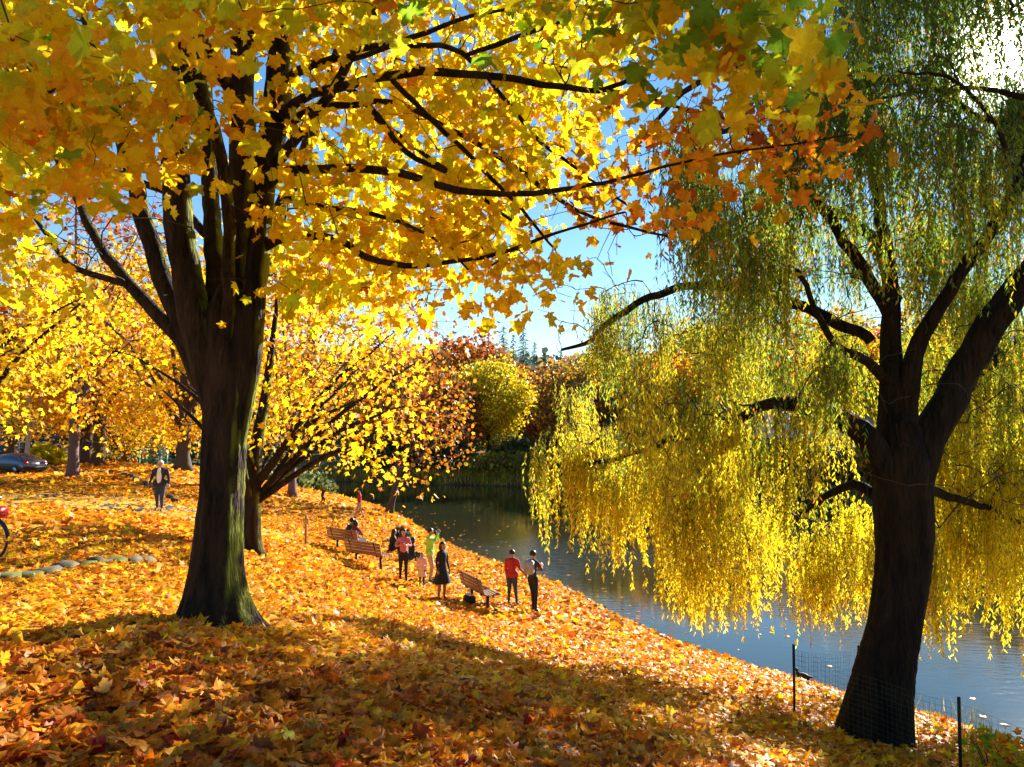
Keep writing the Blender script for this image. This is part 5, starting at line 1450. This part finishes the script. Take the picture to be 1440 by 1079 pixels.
MB().box((0, 0, .13), (.38, .22, .24), bev=.05).link('pouch', BLACKC, bag, smooth=True)
MB().box((0, 0, .265), (.28, .15, .04), bev=.015).link('flap', WHITE, bag, smooth=True)
MB().tube([(-.13, 0, .24), (-.10, 0, .36), (0, 0, .41), (.10, 0, .36), (.13, 0, .24)], .009, 6).link('handle', BLACKC, bag, smooth=True)
st = foot(433, 28.5)
stk = empty('wooden_stake', st, label='thin wooden stake standing in the leaves left of the benches', cat='stake')
MB().box((0, 0, .5), (.07, .06, 1.15), bev=.008).link('post', WOOD, stk)
MB().box((0.0, -.045, .86), (.20, .02, .20), bev=.005).link('board', plain('pale_board', (.45, .27, .08), .8), stk)

# ------------------------------------------------------------------ wire fence by the willow
FENCE = empty('wire_fence', label='thin wire mesh fence on dark metal posts in front of the willow trunk', cat='fence')
POST = plain('dark_post', (.02, .022, .02), .6, metal=.4); WIRE = plain('green_wire', (.05, .09, .05), .45, metal=.5)
pA = at(1117, 1000, 12.5); pB = at(1351, 1095, 10.0); pC = pB + (pB - pA) * .75; pD = pA + np.array([1.7, 1.5, 0])
posts = []
for p in (pA, pB, pC, pD):
    p = np.array([p[0], p[1], gz(p[0], p[1])]); posts.append(p)
    m = MB(); m.tube([p + [0, 0, -.2], p + [.01, 0, 1.12]], .021, 8); m.link('post', POST, FENCE, smooth=True)
wm = MB()
for a, b in ((posts[3], posts[0]), (posts[0], posts[1]), (posts[1], posts[2])):
    L = np.linalg.norm(b[:2] - a[:2]); n = int(L / .08)
    for q in range(n + 1):
        f = q / n; p = a * (1 - f) + b * f; p[2] = gz(p[0], p[1]) - .02
        p = p + [.012 * math.sin(q * 1.3), .012 * math.cos(q * 2.1), 0]
        wm.tube([p, p + [0, 0, 1.05 - .04 * math.sin(f * math.pi)]], .0017, 3, cap=False)
    for r_ in range(14):
        P = []
        for f in np.linspace(0, 1, 14):
            p = a * (1 - f) + b * f; P.append([p[0], p[1], gz(p[0], p[1]) + .03 + r_ * .078 - .04 * math.sin(f * math.pi) * r_ / 13])
        wm.tube(P, .0017, 3, cap=False)
o = wm.link('wire_mesh', WIRE, FENCE); o['kind'] = 'stuff'

shrub('leafy_shrub', 'leafy green and orange shrub at the bottom right corner by the water', gp(1425, 9.2), .55, .95, 46, 7, .09, dict(wgreen=4, orange=2, gold=2, green=2), mat=MAPLE_LEAF, lod=1)
shrub('leafy_shrub', 'thin weedy shrub with small leaves right of the fence post', gp(1372, 10.6), .35, .6, 24, 6, .07, dict(wgreen=4, gold=2, green=2), mat=MAPLE_LEAF, lod=1)
# duck on the shore
dk = ghit(1130, 958)
duck = empty('duck', (dk[0], dk[1], gz(dk[0], dk[1])), R(40), label='small dark duck resting on the shore left of the willow', cat='duck')
m = MB(); m.ball((0, 0, .11), (.09, .17, .085), 12, 8); m.ball((0, .15, .15), (.04, .05, .06), 8, 6); m.ball((0, .18, .23), (.042, .052, .042), 10, 7); m.ball((0, -.19, .14), (.04, .08, .025), 8, 5)
m.tube([(-.03, .0, .0), (-.03, 0, .08)], .008, 6); m.tube([(.03, .0, .0), (.03, 0, .08)], .008, 6)
m.link('body', plain('duck_feathers', (.035, .028, .02), .7, var=.5, scale=30), duck, smooth=True)
m = MB(); m.box((0, .25, .225), (.03, .06, .012)); m.link('beak', plain('beak', (.4, .25, .03), .5), duck)

# ------------------------------------------------------------------ bicycle poking in at the left edge
CH = plain('black_rubber', (.015, .015, .015), .6); REDP = plain('red_paint', (.55, .015, .02), .3, var=.05); STEEL = plain('steel', (.45, .45, .47), .3, metal=.9)
bx0 = np.array(at(0, 770, 13.3)); bx = bx0[0] - .12; by = bx0[1]
bike = empty('bicycle', (bx, by, gz(bx, by)), R(160), label='red bicycle parked at the left edge, only its wheel and handlebar in view', cat='bicycle')
def wheel(c, parent):
    a = np.linspace(0, 2 * math.pi, 33)
    P = np.stack([c[0] + .33 * np.cos(a), c[1] + 0 * a, c[2] + .33 * np.sin(a)], 1)
    w = MB().tube(P, .022, 8, cap=False).link('wheel', CH, parent, smooth=True)
    P = np.stack([c[0] + .30 * np.cos(a), c[1] + 0 * a, c[2] + .30 * np.sin(a)], 1)
    MB().tube(P, .010, 6, cap=False).link('rim', STEEL, w, smooth=True)
    m = MB()
    for q in range(18):
        t = q * math.pi / 9; m.tube([c, (c[0] + .3 * math.cos(t), c[1], c[2] + .3 * math.sin(t))], .0016, 3, cap=False)
    m.tube([(c[0], c[1] - .05, c[2]), (c[0], c[1] + .05, c[2])], .02, 8)
    m.link('spokes', STEEL, w)
    P = np.stack([c[0] + .365 * np.cos(a[3:16]), c[1] + 0 * a[3:16], c[2] + .365 * np.sin(a[3:16])], 1)
    MB().tube(P, .022, 6).link('mudguard', CH, parent, smooth=True)
wheel((0, 0, .34), bike); wheel((1.06, 0, .34), bike)
fr = MB()
for a, b in (((.22, 0, .84), (.34, 0, .36)), ((.22, 0, .80), (.72, 0, .80)), ((.26, 0, .62), (.56, 0, .32)), ((.74, 0, .92), (.56, 0, .32)), ((.56, 0, .32), (1.06, 0, .34)), ((.72, 0, .80), (1.06, 0, .34)), ((.20, 0, .86), (0, 0, .34))):
    fr.tube([a, b], .019, 8)
fr.link('frame', REDP, bike, smooth=True)
MB().tube([(.22, -.30, 1.02), (.16, -.2, 1.04), (.20, 0, 1.0), (.16, .2, 1.04), (.22, .30, 1.02)], .014, 8).link('handlebar', STEEL, bike, smooth=True)
for sd in (-1, 1): MB().tube([(.20, sd * .24, 1.035), (.30, sd * .31, 1.01)], .021, 8).link('grip', CH, bike, smooth=True)
MB().tube([(.20, 0, .84), (.20, 0, 1.0)], .016, 8).link('stem', STEEL, bike, smooth=True)
MB().ball((.78, 0, .96), (.14, .07, .035), 12, 6).link('saddle', CH, bike, smooth=True)
MB().box((-.02, 0, .80), (.24, .30, .20), bev=.03).link('front_bag', REDP, bike, smooth=True)
MB().tube([(.56, -.10, .32), (.56, .10, .32), (.50, .10, .20), (.50, .17, .20)], .012, 6).link('crank', STEEL, bike, smooth=True)

# ------------------------------------------------------------------ the parked car
PAINT = plain('dark_silver_paint', (.10, .12, .16), .22, metal=.6, var=.05); GLASS = plain('car_glass', (.02, .04, .09), .05, var=.05, spec=.9); TAIL = plain('tail_lamp', (.45, .02, .015), .25); PLATE = plain('number_plate', (.7, .7, .66), .5, var=.05)
cx, cy = (26 - 720) / F * 54, 54
car = empty('parked_car', (cx, cy, gz(cx, cy) + .0), R(-28), label='silver blue saloon car parked under the trees at the far left', cat='car')
prof = [(-2.2, .45, .62, .80), (-2.25, .75, .95, .84), (-1.75, .92, 1.0, .86), (-1.55, .95, 1.02, .86), (-.75, .95, 1.38, .86), (.2, .95, 1.44, .86), (1.05, .95, 1.30, .86), (1.75, .93, 1.02, .86), (2.18, .86, .98, .84), (2.25, .50, .70, .80)]
# cross sections along the car (x forward): belt height, roof height, half width
V = []
for x, belt, roof, hw in prof:
    g = .62 + .38 * (1 - min((roof - belt) / .5, 1))
    V += [(x, -hw * .96, .24), (x, -hw, .5 if belt > .5 else belt), (x, -hw * .97, belt), (x, -hw * (.98 - .34 * min((roof - belt) / .48, 1)), roof - .03), (x, -hw * .5 * g, roof), (x, hw * .5 * g, roof), (x, hw * (.98 - .34 * min((roof - belt) / .48, 1)), roof - .03), (x, hw * .97, belt), (x, hw, .5 if belt > .5 else belt), (x, hw * .96, .24)]
n = 10; m_ = len(prof)
T = [(i * n + k, i * n + (k + 1) % n, (i + 1) * n + (k + 1) % n, (i + 1) * n + k) for i in range(m_ - 1) for k in range(n)]
gi = []
for i in range(m_ - 1):
    for k in range(n):
        glass = (k in (2, 6) and 3 <= i <= 6) or (k in (3, 4, 5) and i in (3, 6)) 
        gi.append(1 if glass else 0)
e = (m_ - 1) * n
T += [(0, 9, 8, 1), (1, 8, 7, 2), (2, 7, 6, 3), (3, 6, 5, 4), (e, e + 1, e + 8, e + 9), (e + 1, e + 2, e + 7, e + 8), (e + 2, e + 3, e + 6, e + 7), (e + 3, e + 4, e + 5, e + 6)]; gi += [0] * 8
build('body', V, T, [PAINT, GLASS], car, midx=gi)
for x in (-1.38, 1.38):
    for sd in (-1, 1):
        w = MB().tube([(x, sd * .70, .32), (x, sd * .88, .32)], .32, 20).link('wheel', CH, car, smooth=False)
        MB().tube([(x, sd * .86, .32), (x, sd * .895, .32)], .20, 14).link('rim', STEEL, w)
# the rear of the car is towards +x here
for sd in (-1, 1):
    MB().box((2.235, sd * .62, .80), (.06, .34, .15), bev=.02).link('tail_light', TAIL, car, smooth=True)
    MB().box((.9, sd * .97, 1.0), (.10, .14, .10), bev=.02).link('wing_mirror', PAINT, car) if False else None
    MB().box((-1.0, sd * .96, 1.0), (.12, .16, .12), bev=.03).link('wing_mirror', PAINT, car)
    MB().box((-2.22, sd * .6, .72), (.08, .34, .14), bev=.02).link('headlight', PLATE, car)
MB().box((2.26, 0, .74), (.03, .50, .12), bev=.006).link('number_plate', PLATE, car)
MB().box((2.25, 0, .46), (.14, 1.6, .2), bev=.04).link('bumper', CH, car, smooth=True)

# ------------------------------------------------------------------ buildings
def windows(root, face_pts, rows, cols_, w, h, z0, dz, frame, glass):
    (x0, y0), (x1, y1) = face_pts
    ang = math.atan2(y1 - y0, x1 - x0); nx_, ny_ = math.sin(ang), -math.cos(ang)
    for r_ in range(rows):
        for c in range(cols_):
            f = (c + .5) / cols_; x = x0 + (x1 - x0) * f + nx_ * .03; y = y0 + (y1 - y0) * f + ny_ * .03; z = z0 + r_ * dz
            m = MB()
            for ox, oz, sx_, sz_ in ((0, h / 2, w + .16, .1), (0, -h / 2, w + .16, .1), (-w / 2, 0, .1, h - .1), (w / 2, 0, .1, h - .1), (0, 0, .05, h - .1)):
                m.box((x + ox * math.cos(ang), y + ox * math.sin(ang), z + oz), (sx_, .10, sz_), rz=ang)
            o = m.link('window', frame, root)
            g = MB().box((x - nx_ * .02, y - ny_ * .02, z), (w - .06, .03, h - .06), rz=ang).link('pane', glass, o)
def house(label, px, d, w, dp_, hh, rh, rz, wall, roof, rows=1, cols_=4, overhang=.5, name='house', zoff=0):
    x = (px - 720) / F * d
    root = empty(name, (x, d, gz(x, d) - .2 + zoff), rz, label=label, cat='house')
    MB().box((0, 0, hh / 2), (w, dp_, hh), bev=.02).link('wall', wall, root)
    o = overhang
    V = [(-w / 2 - o, -dp_ / 2 - o, hh), (w / 2 + o, -dp_ / 2 - o, hh), (w / 2 + o, dp_ / 2 + o, hh), (-w / 2 - o, dp_ / 2 + o, hh), (-w / 2 - o, 0, hh + rh), (w / 2 + o, 0, hh + rh)]
    V += [(a, b, c + .18) for a, b, c in V]
    T = [(0, 1, 5, 4), (2, 3, 4, 5), (6, 10, 11, 7), (8, 11, 10, 9), (0, 6, 7, 1), (2, 8, 9, 3), (0, 4, 10, 6), (4, 3, 9, 10), (1, 7, 11, 5), (5, 11, 8, 2)]
    build('roof', V, T, roof, root)
    for sd in (-1, 1):
        a_, b_ = sd * (w / 2 - .02), sd * (w / 2 - .2)
        build('gable', [(a_, -dp_ / 2 + .02, hh), (a_, dp_ / 2 - .02, hh), (a_, 0, hh + rh * .9), (b_, -dp_ / 2 + .02, hh), (b_, dp_ / 2 - .02, hh), (b_, 0, hh + rh * .9)], [(0, 1, 2), (3, 5, 4), (0, 3, 4), (0, 4, 1), (1, 4, 5), (1, 5, 2), (2, 5, 3), (2, 3, 0)], wall, root)
    windows(root, ((-w / 2, -dp_ / 2), (w / 2, -dp_ / 2)), rows, cols_, 1.3, 1.3, 1.7, 2.8, FRAMEW, WGLASS)
    return root
FRAMEW = plain('white_frame', (.75, .75, .72), .5, var=.05); WGLASS = plain('window_glass', (.03, .05, .09), .08, var=.1, spec=.8)
BLUEW = plain('blue_wall', (.03, .06, .17), .7, var=.2, scale=2); GREYW = plain('grey_wall', (.28, .29, .30), .8, var=.15, scale=2); DROOF = plain('dark_roof', (.05, .05, .055), .7, var=.3, scale=4); PROOF = plain('pale_roof', (.62, .58, .52), .6, var=.1); BRICK = plain('red_brown_wall', (.30, .12, .07), .8, var=.2, scale=3)
house('dark blue house with white framed windows behind the parked car', 20, 82, 15, 8, 4.4, 2.4, .05, BLUEW, DROOF, cols_=5)
house('small blue shed right of the blue house behind the trunk pair', 108, 80, 3.6, 3.6, 3.0, 1.3, .2, BLUEW, DROOF, cols_=1)
house('grey house with a pale roof seen through the gap left of the willow trunk', 1115, 82, 14, 8, 3.2, 2.6, -.15, BRICK, PROOF, cols_=5)
house('grey house whose white eaves show right of the willow trunk', 1395, 78, 9, 7, 4.4, 2.2, .2, GREYW, PROOF, rows=1, cols_=3)
house('pale grey house behind the bare brown tree on the far bank', 835, 108, 9, 7, 4.6, 2.4, .3, GREYW, GREYW, cols_=3)
# the white tent on the far bank
tx = gp(722, 99); tent = empty('tent', tx, .3, label='white tent roof on the rise beyond the far bank', cat='tent')
TW_ = plain('white_canvas', (.8, .8, .78), .7, var=.05)
zt = 1.9
MB().lathe([(2.4, zt), (1.3, zt + .6), (.05, zt + 1.5)], (0, 0, 0), 4).link('canopy', TW_, tent)
for a in range(4):
    t = a * math.pi / 2; MB().tube([(2.2 * math.cos(t), 2.2 * math.sin(t), -.2), (2.2 * math.cos(t), 2.2 * math.sin(t), zt + .1)], .05, 6).link('pole', STEEL, tent)
# playground
pg = empty('play_structure', gp(203, 84), .1, label='teal and orange playground structure far off between the trunks', cat='playground')
TEAL = plain('teal_panel', (.02, .38, .36), .5, var=.1); ORG = plain('orange_panel', (.60, .16, .03), .5, var=.1)
for x in (-2.2, 0, 2.2):
    for y in (-1, 1): MB().tube([(x, y, -.3), (x, y, 3.1)], .09, 8).link('post', TEAL, pg)
MB().box((-1.1, 0, 1.3), (2.2, 2.0, .12)).link('platform', ORG, pg)
MB().box((1.15, -1.05, 2.3), (2.0, .08, .9)).link('panel', TEAL, pg); MB().box((-1.15, -1.05, 1.75), (1.9, .08, .8)).link('panel', ORG, pg); MB().box((-1.1, 0, 3.15), (2.5, 2.4, .12)).link('roof', TEAL, pg)
MB().bar((-2.3, 0, 1.3), (-4.6, 0, .1), .7, .08).link('slide', ORG, pg)
print('TRIS', sum(sum(len(p.vertices) - 2 for p in m.polygons) if len(m.polygons) < 2000 else int(len(m.loops) - 2 * len(m.polygons)) for m in bpy.data.meshes if m.users))
